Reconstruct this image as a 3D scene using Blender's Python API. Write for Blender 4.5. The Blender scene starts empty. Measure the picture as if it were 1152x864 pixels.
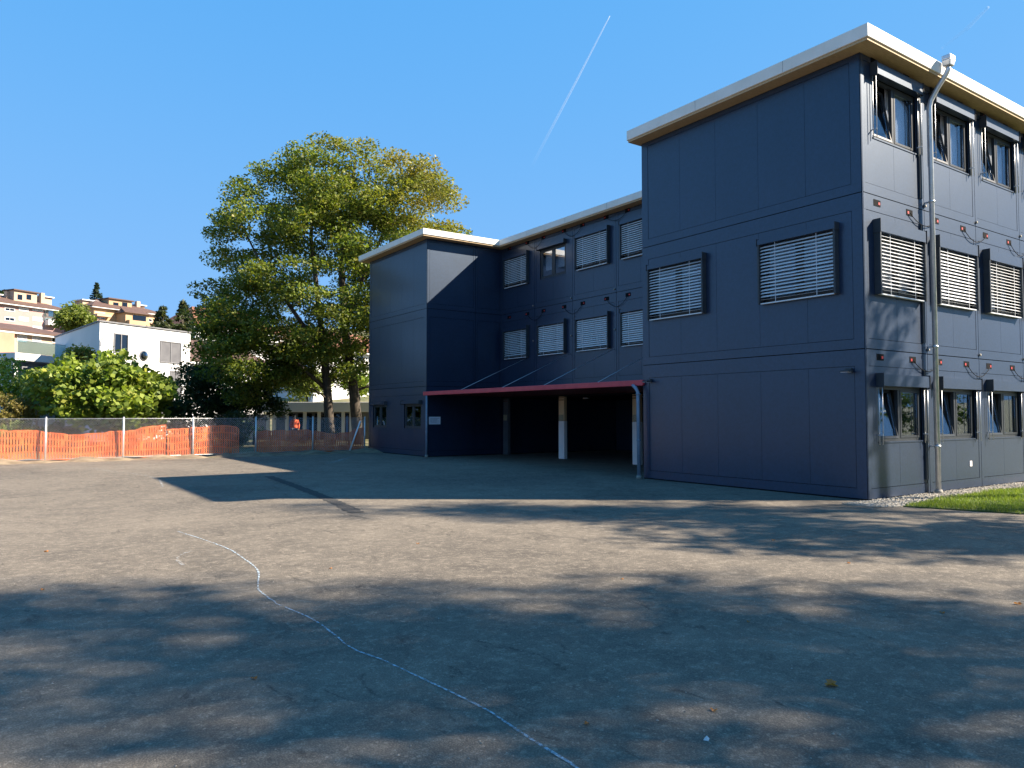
import bpy, bmesh, math, random
import numpy as np
from mathutils import Vector, Matrix
random.seed(7); rng = np.random.default_rng(11)
R = math.radians
sc = bpy.context.scene
col = sc.collection

# ------------------------------------------------------------------ camera
F_PX, YAW, PITCH, EYE = 833.83, R(34.6377), R(2.3745), 1.66      # focal length in photo pixels (1152 wide)
cam = bpy.data.cameras.new('camera'); camo = bpy.data.objects.new('camera', cam); col.objects.link(camo)
cam.sensor_width = 36; cam.lens = F_PX/1152*36; cam.clip_end = 9000; cam.clip_start = .05
camo.location = (0, 0, EYE); camo.rotation_euler = (math.pi/2+PITCH, 0, -YAW)
sc.camera = camo
SY, CY_ = math.sin(YAW), math.cos(YAW)
def ld(lat, dep, z=0.):            # survey frame: metres to the right / ahead of the viewpoint -> world
    return Vector((lat*CY_+dep*SY, -lat*SY+dep*CY_, z))
def ray(u, v):
    x, y = (u-576)/F_PX, -(v-432)/F_PX
    return ld(x, math.cos(PITCH)-y*math.sin(PITCH), math.sin(PITCH)+y*math.cos(PITCH))
def far(u, v, dep):                # point seen at photo pixel u,v, dep metres ahead
    D = ray(u, v); k = D.x*SY+D.y*CY_
    return Vector((0, 0, EYE))+D*(dep/k)
def on_ground(u, v, z=0.):
    D = ray(u, v); return Vector((0, 0, EYE))+D*((z-EYE)/D.z)
def sstep(a, b, x):
    t = min(1, max(0, (x-a)/(b-a))); return t*t*(3-2*t)
def hill(lat, dep):
    return 27*sstep(46, 230, dep)*(.62+.38*sstep(60, -60, lat)) + 10*sstep(230, 900, dep) + .5*math.sin(lat*.07)*sstep(60, 150, dep)

# ------------------------------------------------------------------ materials
def mat(name, color=(.5, .5, .5), rough=.6, metal=0., spec=.5):
    m = bpy.data.materials.new(name); m.use_nodes = True
    b = m.node_tree.nodes['Principled BSDF']
    b.inputs['Base Color'].default_value = (*color, 1); b.inputs['Roughness'].default_value = rough
    b.inputs['Metallic'].default_value = metal; b.inputs['Specular IOR Level'].default_value = spec
    return m
def N(m, t, **kw):
    n = m.node_tree.nodes.new(t)
    for k, v in kw.items():
        if k in n.inputs: n.inputs[k].default_value = v
        else: setattr(n, k, v)
    return n
def L(m, a, b): m.node_tree.links.new(a, b)
def ramp(m, stops):
    n = N(m, 'ShaderNodeValToRGB'); cr = n.color_ramp
    while len(cr.elements) < len(stops): cr.elements.new(.5)
    for e, (p, c) in zip(cr.elements, stops):
        e.position = p; e.color = (*c, 1) if len(c) == 3 else c
    return n
def mix(m, fac, a, b, mode='MIX'):
    n = N(m, 'ShaderNodeMix', data_type='RGBA', blend_type=mode)
    for sock, v in ((n.inputs[0], fac), (n.inputs[6], a), (n.inputs[7], b)):
        if hasattr(v, 'is_output'): L(m, v, sock)
        elif isinstance(v, (int, float)): sock.default_value = v
        else: sock.default_value = (*v, 1)
    return n.outputs[2]
def noise(m, scale, detail=4, rough=.55, vec=None, dist=0.):
    n = N(m, 'ShaderNodeTexNoise'); n.inputs['Scale'].default_value = scale
    n.inputs['Detail'].default_value = detail; n.inputs['Roughness'].default_value = rough
    n.inputs['Distortion'].default_value = dist
    if vec is not None: L(m, vec, n.inputs['Vector'])
    return n.outputs['Fac']
def coords(m, scale=None):
    g = N(m, 'ShaderNodeNewGeometry').outputs['Position']
    if scale is None: return g
    mp = N(m, 'ShaderNodeMapping'); mp.inputs['Scale'].default_value = scale; L(m, g, mp.inputs['Vector'])
    return mp.outputs['Vector']
def bump(m, h, strength=.3, dist=.01):
    b = N(m, 'ShaderNodeBump'); b.inputs['Strength'].default_value = strength; b.inputs['Distance'].default_value = dist
    L(m, h, b.inputs['Height']); L(m, b.outputs['Normal'], BS(m).inputs['Normal'])
def BS(m): return m.node_tree.nodes['Principled BSDF']
def mottled(name, c0, c1, scale=3, rough=.7, bs=None, bstr=.3, lo=.35, hi=.65, spec=.4, stretch=None):
    m = mat(name, c0, rough, spec=spec); v = coords(m, stretch)
    r = ramp(m, [(lo, c0), (hi, c1)]); L(m, noise(m, scale, 5, .6, v), r.inputs[0])
    L(m, r.outputs[0], BS(m).inputs['Base Color'])
    if bs: bump(m, noise(m, bs, 3, .6, v), bstr)
    return m

def panel_mat():
    m = mat('painted_steel_panel', (.05, .06, .07), .4, spec=.8)
    BS(m).inputs['Specular Tint'].default_value = (.58, .74, .92, 1); v = coords(m)
    big = noise(m, .7, 4, .6, coords(m, (1, 1, .6)))
    fine = noise(m, 38, 4, .75, v)
    streak = noise(m, 2.2, 5, .7, coords(m, (3, 3, .22)))
    r = ramp(m, [(.3, (.007, .015, .037)), (.7, (.011, .021, .049))]); L(m, big, r.inputs[0])
    gr_ = ramp(m, [(.25, (.45,)*3), (.75, (1.55,)*3)]); L(m, noise(m, 16, 5, .8, v), gr_.inputs[0])
    c = mix(m, .8, r.outputs[0], gr_.outputs[0], 'MULTIPLY')
    sr = ramp(m, [(.58, (0, 0, 0)), (.8, (.3, .3, .3))]); L(m, streak, sr.inputs[0])
    c = mix(m, sr.outputs[0], c, (.022, .028, .044))
    L(m, c, BS(m).inputs['Base Color'])
    rr = ramp(m, [(.3, (.40,)*3), (.75, (.50,)*3)]); L(m, fine, rr.inputs[0]); L(m, rr.outputs[0], BS(m).inputs['Roughness'])
    BS(m).inputs['Coat Weight'].default_value = .46; BS(m).inputs['Coat Roughness'].default_value = .2; BS(m).inputs['Coat IOR'].default_value = 1.5
    wv = noise(m, 1.1, 2, .5, v); hm = mix(m, .12, wv, fine)
    bump(m, hm, .35, .012)
    return m
def asphalt_mat(name, dark, light, worn=True):
    m = mat(name, dark, .88, spec=.25); v = coords(m)
    n1 = noise(m, .22, 6, .62, v, .4); n2 = noise(m, 1.7, 6, .66, v, .6); n3 = noise(m, 9, 5, .7, v)
    r = ramp(m, [(.34, dark), (.66, light)])
    a = mix(m, .45, n1, n2); L(m, a, r.inputs[0])
    c = r.outputs[0]
    if worn:
        d = ramp(m, [(.50, (0, 0, 0)), (.74, (.62,)*3)]); L(m, n3, d.inputs[0])
        c = mix(m, d.outputs[0], c, tuple(x*1.6 for x in light))
        s = ramp(m, [(.60, (0, 0, 0)), (.72, (.75,)*3)]); L(m, noise(m, 2.6, 5, .62, coords(m, (1.5, .6, 1)), 1.6), s.inputs[0])
        c = mix(m, s.outputs[0], c, tuple(x*.55 for x in dark))
        # chalky scuffs
        q = ramp(m, [(.66, (0, 0, 0)), (.74, (.35,)*3)]); L(m, noise(m, 1.3, 7, .7, coords(m, (.8, 1.4, 1)), 1.2), q.inputs[0])
        c = mix(m, q.outputs[0], c, (.27, .265, .25))
    vo = N(m, 'ShaderNodeTexVoronoi'); vo.inputs['Scale'].default_value = 95; L(m, v, vo.inputs['Vector'])
    sp = ramp(m, [(.1, (1.5,)*3), (.55, (.72,)*3)]); L(m, vo.outputs['Distance'], sp.inputs[0])
    c = mix(m, .75, c, sp.outputs[0], 'MULTIPLY')
    vc = N(m, 'ShaderNodeTexVoronoi'); vc.inputs['Scale'].default_value = 60; L(m, v, vc.inputs['Vector'])
    hs = N(m, 'ShaderNodeSeparateColor'); L(m, vc.outputs['Color'], hs.inputs[0])
    pr = ramp(m, [(.94, (0, 0, 0)), (.97, (.22,)*3)]); L(m, hs.outputs[0], pr.inputs[0])
    c = mix(m, pr.outputs[0], c, tuple(min(.5, x*2.3) for x in light))
    L(m, c, BS(m).inputs['Base Color'])
    hb = mix(m, .5, vo.outputs['Distance'], n3)
    bump(m, hb, .55, .012)
    return m
def leaf_mat(name, dark, light, accent=None, acc_from=.8, zgrad=None):
    m = mat(name, dark, .55, spec=.35)
    rnd = N(m, 'ShaderNodeNewGeometry').outputs['Random Per Island']
    st = [(0, dark), (.6, light)] + ([(acc_from, light), (1, accent)] if accent else [])
    r = ramp(m, st); L(m, rnd, r.inputs[0]); c = r.outputs[0]
    cl = ramp(m, [(.35, (.75,)*3), (.65, (1.2,)*3)]); L(m, noise(m, .55, 2, .5, coords(m)), cl.inputs[0])
    c = mix(m, .8, c, cl.outputs[0], 'MULTIPLY')
    if zgrad:                                     # leaves that have already turned
        (ax, ay, az, off), colr, amt = zgrad
        d = N(m, 'ShaderNodeVectorMath', operation='DOT_PRODUCT'); d.inputs[1].default_value = (ax, ay, az); L(m, coords(m), d.inputs[0])
        ad = N(m, 'ShaderNodeMath', operation='ADD'); ad.inputs[1].default_value = off; L(m, d.outputs['Value'], ad.inputs[0])
        nn = noise(m, .45, 3, .5, coords(m))
        a2 = N(m, 'ShaderNodeMath', operation='ADD'); L(m, ad.outputs[0], a2.inputs[0]); L(m, nn, a2.inputs[1])
        rr = ramp(m, [(.45, (0, 0, 0)), (1.0, (amt,)*3)]); L(m, a2.outputs[0], rr.inputs[0])
        c = mix(m, rr.outputs[0], c, colr)
    L(m, c, BS(m).inputs['Base Color'])
    tr = N(m, 'ShaderNodeBsdfTranslucent'); br = mix(m, 1, c, (1.5, 1.6, .75), 'MULTIPLY'); L(m, br, tr.inputs['Color'])
    ms = N(m, 'ShaderNodeMixShader'); ms.inputs[0].default_value = .33
    out = m.node_tree.nodes['Material Output']
    L(m, BS(m).outputs[0], ms.inputs[1]); L(m, tr.outputs[0], ms.inputs[2]); L(m, ms.outputs[0], out.inputs['Surface'])
    return m
def glass_mat(name, tint=(.8, .85, .88), refl=.25, gcol=(.9, .93, 1)):
    m = bpy.data.materials.new(name); m.use_nodes = True; nt = m.node_tree; nt.nodes.remove(BS(m))
    lw = N(m, 'ShaderNodeFresnel'); lw.inputs[0].default_value = 1.5
    ad0 = N(m, 'ShaderNodeMath', operation='ADD'); ad0.use_clamp = True; ad0.inputs[1].default_value = refl; L(m, lw.outputs[0], ad0.inputs[0])
    inv = N(m, 'ShaderNodeMath', operation='SUBTRACT'); inv.inputs[0].default_value = 1; L(m, N(m, 'ShaderNodeNewGeometry').outputs['Backfacing'], inv.inputs[1])
    ad = N(m, 'ShaderNodeMath', operation='MULTIPLY'); L(m, ad0.outputs[0], ad.inputs[0]); L(m, inv.outputs[0], ad.inputs[1])     # only the outer skin of a pane mirrors
    t = N(m, 'ShaderNodeBsdfTransparent'); t.inputs[0].default_value = (*tint, 1)
    g = N(m, 'ShaderNodeBsdfGlossy'); g.inputs['Roughness'].default_value = .015; g.inputs['Color'].default_value = (*gcol, 1)
    ms = N(m, 'ShaderNodeMixShader'); L(m, ad.outputs[0], ms.inputs[0]); L(m, t.outputs[0], ms.inputs[1]); L(m, g.outputs[0], ms.inputs[2])
    L(m, ms.outputs[0], nt.nodes['Material Output'].inputs['Surface'])
    return m
def tile_mat(name, c0, c1, scale=5):
    m = mat(name, c0, .8); v = coords(m)
    w = N(m, 'ShaderNodeTexWave', bands_direction='Z'); w.inputs['Scale'].default_value = scale; w.inputs['Distortion'].default_value = .6; L(m, v, w.inputs['Vector'])
    r = ramp(m, [(.3, c0), (.7, c1)]); L(m, noise(m, 1.3, 6, .7, v), r.inputs[0])
    c = mix(m, .35, r.outputs[0], w.outputs['Color'], 'MULTIPLY'); L(m, c, BS(m).inputs['Base Color'])
    return m
M = {}
M['panel'] = panel_mat()
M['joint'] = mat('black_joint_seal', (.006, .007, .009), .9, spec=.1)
M['asphalt'] = asphalt_mat('worn_asphalt', (.086, .074, .061), (.212, .178, .138))
M['patch'] = asphalt_mat('fresh_asphalt', (.045, .044, .043), (.068, .064, .058), False)
M['cream'] = mottled('cream_fascia', (.70, .67, .60), (.78, .75, .69), 1.5, .5)
M['wood'] = mottled('soffit_wood', (.40, .28, .15), (.52, .37, .21), 6, .7, stretch=(1, 8, 1))
M['slat'] = mottled('aluminium_slat', (.66, .67, .69), (.74, .75, .76), 8, .35, spec=.5)
M['box'] = mottled('dark_coated_metal', (.030, .036, .042), (.042, .048, .055), 5, .45)
M['frame'] = mottled('window_frame_plastic', (.030, .034, .040), (.040, .045, .05), 6, .4)
M['glass'] = glass_mat('window_glass', (.82, .86, .88), .34)
M['glassdark'] = glass_mat('far_window_glass', (.3, .33, .36), .06)
M['room'] = mottled('interior_wall', (.10, .10, .095), (.13, .125, .12), 2, .9)
M['curtain'] = mottled('pale_curtain', (.66, .66, .74), (.76, .76, .82), 1.2, .9, stretch=(14, 14, .4))
M['zinc'] = mottled('galvanised_steel', (.50, .52, .54), (.66, .67, .68), 7, .38, spec=.6)
BS(M['zinc']).inputs['Metallic'].default_value = .55
M['greypipe'] = mottled('grey_plastic_pipe', (.17, .21, .27), (.22, .26, .32), 6, .45)
M['red'] = mottled('red_fascia_paint', (.50, .045, .06), (.60, .06, .075), 3, .45)
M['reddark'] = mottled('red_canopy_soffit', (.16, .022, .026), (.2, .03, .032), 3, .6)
M['redplug'] = mat('red_slot_plug', (.40, .018, .02), .6)
M['timber'] = mottled('warm_timber', (.66, .44, .23), (.78, .55, .31), 3, .6, stretch=(6, 6, .5))
M['whitepaint'] = mottled('off_white_paint', (.78, .72, .70), (.84, .79, .77), 2, .6)
M['plaque'] = mottled('brass_plaque', (.26, .22, .14), (.42, .37, .25), 30, .5)
M['rubber'] = mat('black_cable', (.008, .008, .009), .8, spec=.1)
M['steelwire'] = mat('steel_wire', (.45, .47, .5), .35, .7)
M['paper'] = mottled('notice_paper', (.72, .72, .78), (.8, .8, .84), 12, .8)
M['ink'] = mat('grey_print', (.25, .26, .32), .8)
M['chalkstone'] = mottled('concrete_foot', (.22, .20, .17), (.30, .28, .24), 12, .9)
M['pebble'] = None
M['soil'] = mottled('dry_soil', (.13, .10, .065), (.26, .205, .135), 2.2, .95, 14, .6)
M['meadow'] = mottled('meadow_ground', (.05, .065, .02), (.16, .135, .07), .5, .95, 6, .6)
M['turf'] = mottled('turf_soil', (.035, .055, .012), (.06, .085, .02), 3, .95)
M['white'] = mottled('white_render', (.56, .56, .56), (.63, .62, .62), .6, .85)
M['pinkwall'] = mottled('pale_pink_render', (.35, .215, .20), (.40, .25, .235), .4, .9)
M['peach'] = mottled('peach_render', (.43, .30, .21), (.48, .345, .25), .4, .9)
M['tan'] = mottled('ochre_render', (.39, .255, .145), (.44, .30, .18), .4, .9)
M['brownwall'] = mottled('terracotta_render', (.36, .20, .13), (.42, .25, .17), .4, .9)
M['rooftile'] = tile_mat('brown_roof_tile', (.085, .045, .034), (.14, .08, .058))
M['redtile'] = tile_mat('terracotta_roof_tile', (.20, .075, .042), (.30, .13, .075))
M['greymetal'] = mottled('grey_roof_edge', (.12, .12, .13), (.18, .18, .19), 3, .6)
M['blind'] = mottled('white_roller_blind', (.42, .42, .42), (.48, .48, .48), 1, .8)
M['shade'] = mottled('grey_blind_and_column_shade', (.085, .085, .095), (.11, .11, .12), 2, .7)
M['teal'] = glass_mat('teal_glass', (.55, .70, .72), .3, (.85, .95, .95))
M['bluepanel'] = mat('blue_panel', (.05, .14, .5), .5)
M['bark'] = mottled('bark', (.045, .036, .028), (.10, .082, .064), 5, .95, 16, .8, stretch=(3, 3, .6))
M['orange'] = mottled('orange_net_plastic', (.68, .115, .022), (.80, .19, .045), 3, .55)
BS(M['orange']).inputs['Subsurface Weight'].default_value = .0
M['hivis'] = mottled('orange_work_jacket', (.80, .12, .04), (.86, .17, .06), 9, .8)
M['navy'] = mat('dark_trousers', (.03, .035, .05), .85)
M['skin'] = mat('skin', (.55, .36, .27), .6)
M['hair'] = mat('grey_hair', (.42, .40, .37), .8)
M['leaf_big'] = leaf_mat('plane_leaf', (.042, .074, .011), (.165, .20, .028), (.22, .18, .035), .82,
                         zgrad=((.046, -.032, .078, -.66), (.27, .20, .04), .95))
M['leaf_shadow'] = leaf_mat('broad_leaf', (.035, .065, .014), (.08, .12, .025))
M['leaf_fig'] = leaf_mat('bright_broad_leaf', (.08, .13, .018), (.23, .285, .042), (.34, .32, .05), .9)
M['leaf_yel'] = leaf_mat('yellowing_leaf', (.10, .12, .025), (.21, .20, .05), (.30, .22, .05), .8)
M['leaf_green'] = leaf_mat('mid_green_leaf', (.05, .085, .02), (.11, .15, .04))
M['leaf_olive'] = leaf_mat('olive_hedge_leaf', (.10, .085, .022), (.19, .15, .04), (.14, .16, .04), .85)
M['leaf_dark'] = leaf_mat('dark_laurel_leaf', (.014, .030, .010), (.032, .058, .018))
M['leaf_lime'] = leaf_mat('lime_leaf', (.09, .13, .022), (.17, .20, .038))
M['needle'] = leaf_mat('conifer_needle', (.022, .04, .018), (.06, .075, .028), (.10, .095, .03), .85)
M['needle_d'] = leaf_mat('dark_conifer_needle', (.012, .028, .018), (.03, .05, .028))
M['grass'] = leaf_mat('grass_blade', (.065, .11, .012), (.16, .21, .03), (.28, .25, .07), .93)
M['fallen'] = leaf_mat('fallen_leaf', (.22, .075, .02), (.40, .16, .045))
def gravel():
    m = mat('gravel_stone', (.4, .37, .33), .9); rnd = N(m, 'ShaderNodeNewGeometry').outputs['Random Per Island']
    r = ramp(m, [(0, (.14, .125, .10)), (.5, (.25, .22, .18)), (1, (.36, .33, .28))]); L(m, rnd, r.inputs[0]); L(m, r.outputs[0], BS(m).inputs['Base Color'])
    return m
M['pebble'] = gravel()
def chalk_mat(name, c, lo, hi, sc_):
    m = mat(name, c, .95); out = m.node_tree.nodes['Material Output']
    t = N(m, 'ShaderNodeBsdfTransparent'); ms = N(m, 'ShaderNodeMixShader')
    r = ramp(m, [(lo, (0, 0, 0)), (hi, (1, 1, 1))]); L(m, noise(m, sc_, 5, .7, coords(m)), r.inputs[0])
    L(m, r.outputs[0], ms.inputs[0]); L(m, t.outputs[0], ms.inputs[1]); L(m, BS(m).outputs[0], ms.inputs[2]); L(m, ms.outputs[0], out.inputs['Surface'])
    return m
M['chalk'] = chalk_mat('pale_blue_chalk', (.38, .46, .52), .38, .64, 20)
M['chalkfaint'] = chalk_mat('worn_chalk', (.45, .46, .46), .46, .72, 14)

# ------------------------------------------------------------------ object helpers
ORG = {}
def tag(o, label=None, cat=None, group=None, kind=None):
    if label: o['label'] = label
    if cat: o['category'] = cat
    if group: o['group'] = group
    if kind: o['kind'] = kind
    return o
def empty(name, loc, label, cat, group=None):
    o = bpy.data.objects.new(name, None); o.empty_display_size = .3; o.location = loc; col.objects.link(o)
    ORG[o] = Vector(loc); return tag(o, label, cat, group)
class MB:
    def __init__(s): s.v = []; s.f = []; s.sm = []
    def add(s, vs, fs, smooth=False):
        k = len(s.v); s.v += [tuple(p) for p in vs]; s.f += [tuple(i+k for i in f) for f in fs]; s.sm += [smooth]*len(fs); return s
    def hexa(s, p):      # 8 corners: bottom loop 0-3, top loop 4-7
        return s.add(p, [(0, 3, 2, 1), (4, 5, 6, 7), (0, 1, 5, 4), (1, 2, 6, 5), (2, 3, 7, 6), (3, 0, 4, 7)])
    def box(s, x0, x1, y0, y1, z0, z1):
        return s.hexa([(x0, y0, z0), (x1, y0, z0), (x1, y1, z0), (x0, y1, z0), (x0, y0, z1), (x1, y0, z1), (x1, y1, z1), (x0, y1, z1)])
    def tube(s, pts, r, n=8, cap=True):
        pts = [Vector(p) for p in pts]; rs = r if isinstance(r, (list, tuple)) else [r]*len(pts); vs = []; fs = []
        side = None
        for i, p in enumerate(pts):
            t = (pts[min(i+1, len(pts)-1)]-pts[max(i-1, 0)]).normalized()
            if side is None: side = t.orthogonal().normalized()
            else:
                side = (side-t*side.dot(t)); side = side.normalized() if side.length > 1e-5 else t.orthogonal().normalized()
            b = t.cross(side)
            for j in range(n):
                a = 2*math.pi*j/n; vs.append(p+(side*math.cos(a)+b*math.sin(a))*rs[i])
        for i in range(len(pts)-1):
            for j in range(n): fs.append((i*n+j, i*n+(j+1) % n, (i+1)*n+(j+1) % n, (i+1)*n+j))
        if cap: fs += [tuple(range(n))[::-1], tuple(range((len(pts)-1)*n, len(pts)*n))]
        return s.add(vs, fs, n > 4)
    def prism(s, poly, z0, z1):
        n = len(poly)
        vs = [(p[0], p[1], z0) for p in poly]+[(p[0], p[1], z1) for p in poly]
        return s.add(vs, [tuple(range(n))[::-1], tuple(range(n, 2*n))]+[(i, (i+1) % n, n+(i+1) % n, n+i) for i in range(n)])
    def build(s, name, material, parent=None, recalc=True, bevel=0):
        me = bpy.data.meshes.new(name); o = bpy.data.objects.new(name, me); col.objects.link(o)
        off = Vector((0, 0, 0))
        if parent is not None:
            off = ORG.get(parent, Vector((0, 0, 0))); o.parent = parent
        ORG[o] = off
        me.from_pydata([(a-off.x, b-off.y, c-off.z) for a, b, c in s.v], [], s.f)
        me.polygons.foreach_set('use_smooth', s.sm)
        if recalc:
            bm = bmesh.new(); bm.from_mesh(me); bmesh.ops.recalc_face_normals(bm, faces=bm.faces); bm.to_mesh(me); bm.free()
        me.materials.append(material)
        if bevel:
            md = o.modifiers.new('edge', 'BEVEL'); md.width = bevel; md.segments = 2; md.limit_method = 'ANGLE'
        return o
class Face:              # a wall plane: u along the wall, d outwards, z up
    def __init__(s, o, u, n): s.o = Vector(o); s.u = Vector(u); s.n = Vector(n)
    def p(s, u, d, z): return s.o+s.u*u+s.n*d+Vector((0, 0, z))
    def box(s, mb, u0, u1, z0, z1, d0, d1):
        P = s.p; mb.hexa([P(u0, d0, z0), P(u1, d0, z0), P(u1, d1, z0), P(u0, d1, z0), P(u0, d0, z1), P(u1, d0, z1), P(u1, d1, z1), P(u0, d1, z1)])
    def lean(s, mb, u0, u1, z0, z1, d0, d1, zb, k):      # box whose depth leans inwards with height above zb
        P = lambda u, d, z: s.p(u, d-k*(z-zb), z)
        mb.hexa([P(u0, d0, z0), P(u1, d0, z0), P(u1, d1, z0), P(u0, d1, z0), P(u0, d0, z1), P(u1, d0, z1), P(u1, d1, z1), P(u0, d1, z1)])
    def sheet(s, mb, u0, u1, z0, z1, d0, d1, holes=()):  # slab with rectangular openings
        us = sorted({u0, u1}|{min(max(h[i], u0), u1) for h in holes for i in (0, 1)})
        zs = sorted({z0, z1}|{min(max(h[i], z0), z1) for h in holes for i in (2, 3)})
        for a, b in zip(us, us[1:]):
            run = None
            for c, e in zip(zs, zs[1:]):
                um, zm = (a+b)/2, (c+e)/2
                if any(h[0] < um < h[1] and h[2] < zm < h[3] for h in holes):
                    if run: s.box(mb, a, b, run[0], run[1], d0, d1); run = None
                else: run = [c, e] if run is None else [run[0], e]
            if run: s.box(mb, a, b, run[0], run[1], d0, d1)

# ------------------------------------------------------------------ the modular school building
XA, Y0, Y1, YC0, YC1, XM = 13.85, 7.934, 13.99, 25.98, 31.52, 17.42
G1, G2, WT = 2.95, 6.04, 8.83
DZ = -.16                                              # the rear wings sit a little lower
school = empty('school_building', (XA, Y0, 0), 'dark navy three storey container building with cream flat roofs, two wings and a red canopy', 'building')
MODX = [XA+2.36*k for k in range(8)]                   # module lines of the sunlit face
MODM = [YC0-2.372*k for k in range(6)]                 # module lines of the courtyard face
fR = Face((0, Y0, 0), (1, 0, 0), (0, -1, 0))
fL = Face((XA, 0, 0), (0, 1, 0), (-1, 0, 0))
fM = Face((XM, 0, 0), (0, 1, 0), (-1, 0, 0))
fC = Face((0, YC0, 0), (1, 0, 0), (0, -1, 0))
wins = []                                              # (face, u0, u1, z0, z1, kind, flip)
for k in range(6):
    a = MODX[k]+.40
    wins += [(fR, a, a+1.70, 1.13, 2.22, 'open', 0), (fR, a, a+1.70, 4.07, 5.28, 'blind', 0), (fR, a, a+1.70, 7.22, 8.45, 'tilt', 0)]
wins += [(fL, 11.90, 13.65, 4.12, 5.40, 'blind', 0), (fL, 8.49, 10.25, 4.12, 5.40, 'blind', 0)]
wins += [(fL, 29.62, 31.04, 1.10, 2.10, 'plain', 0), (fL, 26.40, 27.92, 1.10, 2.10, 'plain', 0)]
for (u0, u1) in ((24.03, 25.62), (21.64, 23.25), (19.22, 20.91), (16.90, 18.51), (14.53, 16.14)):
    top = (6.98, 8.14)
    wins.append((fM, u0, u1, 4.0, 5.12, 'blind', 0))
    wins.append((fM, u0, u1, 6.98, 8.14, 'plain' if 21 < u0 < 22 else 'blind', 0))
def holes_of(f): return [(w[1], w[2], w[3], w[4]) for w in wins if w[0] is f]

core = MB()
fR.sheet(core, XA, MODX[-1], 0, WT, -.12, 0, holes_of(fR))
fL.sheet(core, Y0+.12, Y1, 0, WT, -.12, 0, holes_of(fL))
core.box(XA+.12, MODX[-1], Y1-.12, Y1, 0, WT); core.box(MODX[-1]-.12, MODX[-1], Y0+.12, Y1-.12, 0, WT)
core.box(XA+.12, MODX[-1]-.12, Y0+.12, Y1-.12, WT-.1, WT)
fL.sheet(core, YC0, YC1, 0, WT+DZ, -.12, 0, holes_of(fL))
core.box(XA+.12, 24, YC0, YC0+.12, 0, WT+DZ); core.box(XA+.12, 24, YC1-.12, YC1, 0, WT+DZ)
fM.sheet(core, Y1, YC0, G1+DZ-.33, WT+DZ, -.12, 0, holes_of(fM))
core.box(23.9, 24.02, Y1, YC0, 0, WT+DZ); core.box(XM+.12, 23.9, Y1, YC0, WT+DZ-.1, WT+DZ); core.box(24.02, 24.14, YC0, YC1, 0, WT+DZ)
core.box(XA+.12, 24, YC0+.12, YC1-.12, WT+DZ-.1, WT+DZ)
core.build('inner_wall', M['joint'], school, recalc=False)
room = MB()
for z in (G1, G2): room.box(XA+.13, MODX[-1]-.13, Y0+.13, Y1-.13, z-.1, z)
for z in (G1, G2): room.box(XM+.13, 23.88, Y1+.01, YC0-.01, z+DZ-.1, z+DZ)
room.box(XA+2.8, XA+2.9, Y0+2.6, Y1-.14, 0.02, WT-.12); room.box(XA+.14, MODX[-1]-.14, Y0+3.1, Y0+3.2, .02, WT-.12)
room.box(XM+2.5, XM+2.6, Y1+.02, YC0-.02, G1+DZ+.01, WT+DZ-.12)
for k in range(1, 7): room.box(MODX[k]-.04, MODX[k]+.04, Y0+.16, Y0+3.0, 0.02, WT-.13)
room.build('interior', M['room'], school, recalc=False)

def storey(f, bounds, zb, zt, pj=None, post=.10, holes=(), rail_t=.33, rail_b=.20, endpost=None):
    for k in range(len(bounds)-1):
        a, b = bounds[k], bounds[k+1]; g = .009; pm = MB()
        pa = endpost if (endpost and k == 0) else post; pb = endpost if (endpost and k == len(bounds)-2) else post
        js = [a+pa]+[j for j in (pj if pj else [(a+b)/2]) if a+pa < j < b-pb]+[b-pb]
        for i, (c, e) in enumerate(zip(js, js[1:])):
            f.sheet(pm, c+(.010 if i == 0 else .0025), e-(.010 if i == len(js)-2 else .0025), zb+rail_b+.010, zt-rail_t-.008, 0, .009, holes)
        o = pm.build('wall_panel', M['panel'], school, recalc=False)
        for nm, args in (('floor_rail', (a+g, b-g, zb+.008, zb+rail_b, 0, .016)), ('top_rail', (a+g, b-g, zt-rail_t, zt-.010, 0, .016)),
                         ('corner_post', (a+g, a+pa, zb+rail_b, zt-rail_t, 0, .014)), ('corner_post', (b-pb, b-g, zb+rail_b, zt-rail_t, 0, .014))):
            q = MB(); f.box(q, *args); q.build(nm, M['panel'], o, recalc=False)
hR, hL, hM = holes_of(fR), holes_of(fL), holes_of(fM)
PJ = [9.17, 10.35, 11.55, 12.67]
for zb, zt in ((.02, G1), (G1, G2), (G2, WT)):
    rt = .33 if zt != WT else .12
    storey(fR, MODX, zb, zt, holes=hR, rail_t=rt)
    storey(fL, [Y0, Y1], zb, zt, PJ, holes=hL, endpost=.22, rail_t=rt)
for zb, zt in ((.02, G1+DZ), (G1+DZ, G2+DZ), (G2+DZ, WT+DZ)):
    rt = .33 if zt != WT+DZ else .12
    storey(fL, [YC0, YC1], zb, zt, [27.1, 28.2, 29.3, 30.4], holes=hL, endpost=.2, rail_t=rt)
    storey(fC, [XA, 16.1, XM], zb, zt, [17.3], rail_t=rt)
    if zb > 1: storey(fM, MODM[::-1], zb, zt, holes=hM, rail_t=rt)
for bx_ in ((XA-.012, XA-.001, Y0-.012, Y0-.001, .02, WT), (XA-.012, XA-.001, YC0-.012, YC0-.001, .02, WT+DZ)):
    q = MB(); q.box(*bx_); q.build('corner_trim', M['panel'], school)
for bx_ in ((XA, MODX[-1], Y1+.002, Y1+.012, .02, WT), (XM, 23.9, Y1+.014, Y1+.03, .02, 2.6), (XA, 24.1, YC1+.002, YC1+.012, .02, WT+DZ), (XM+.01, 23.88, YC0-.014, YC0-.002, .02, 2.5)):
    q = MB(); q.box(*bx_); q.build('rear_cladding', M['panel'], school)

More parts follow.
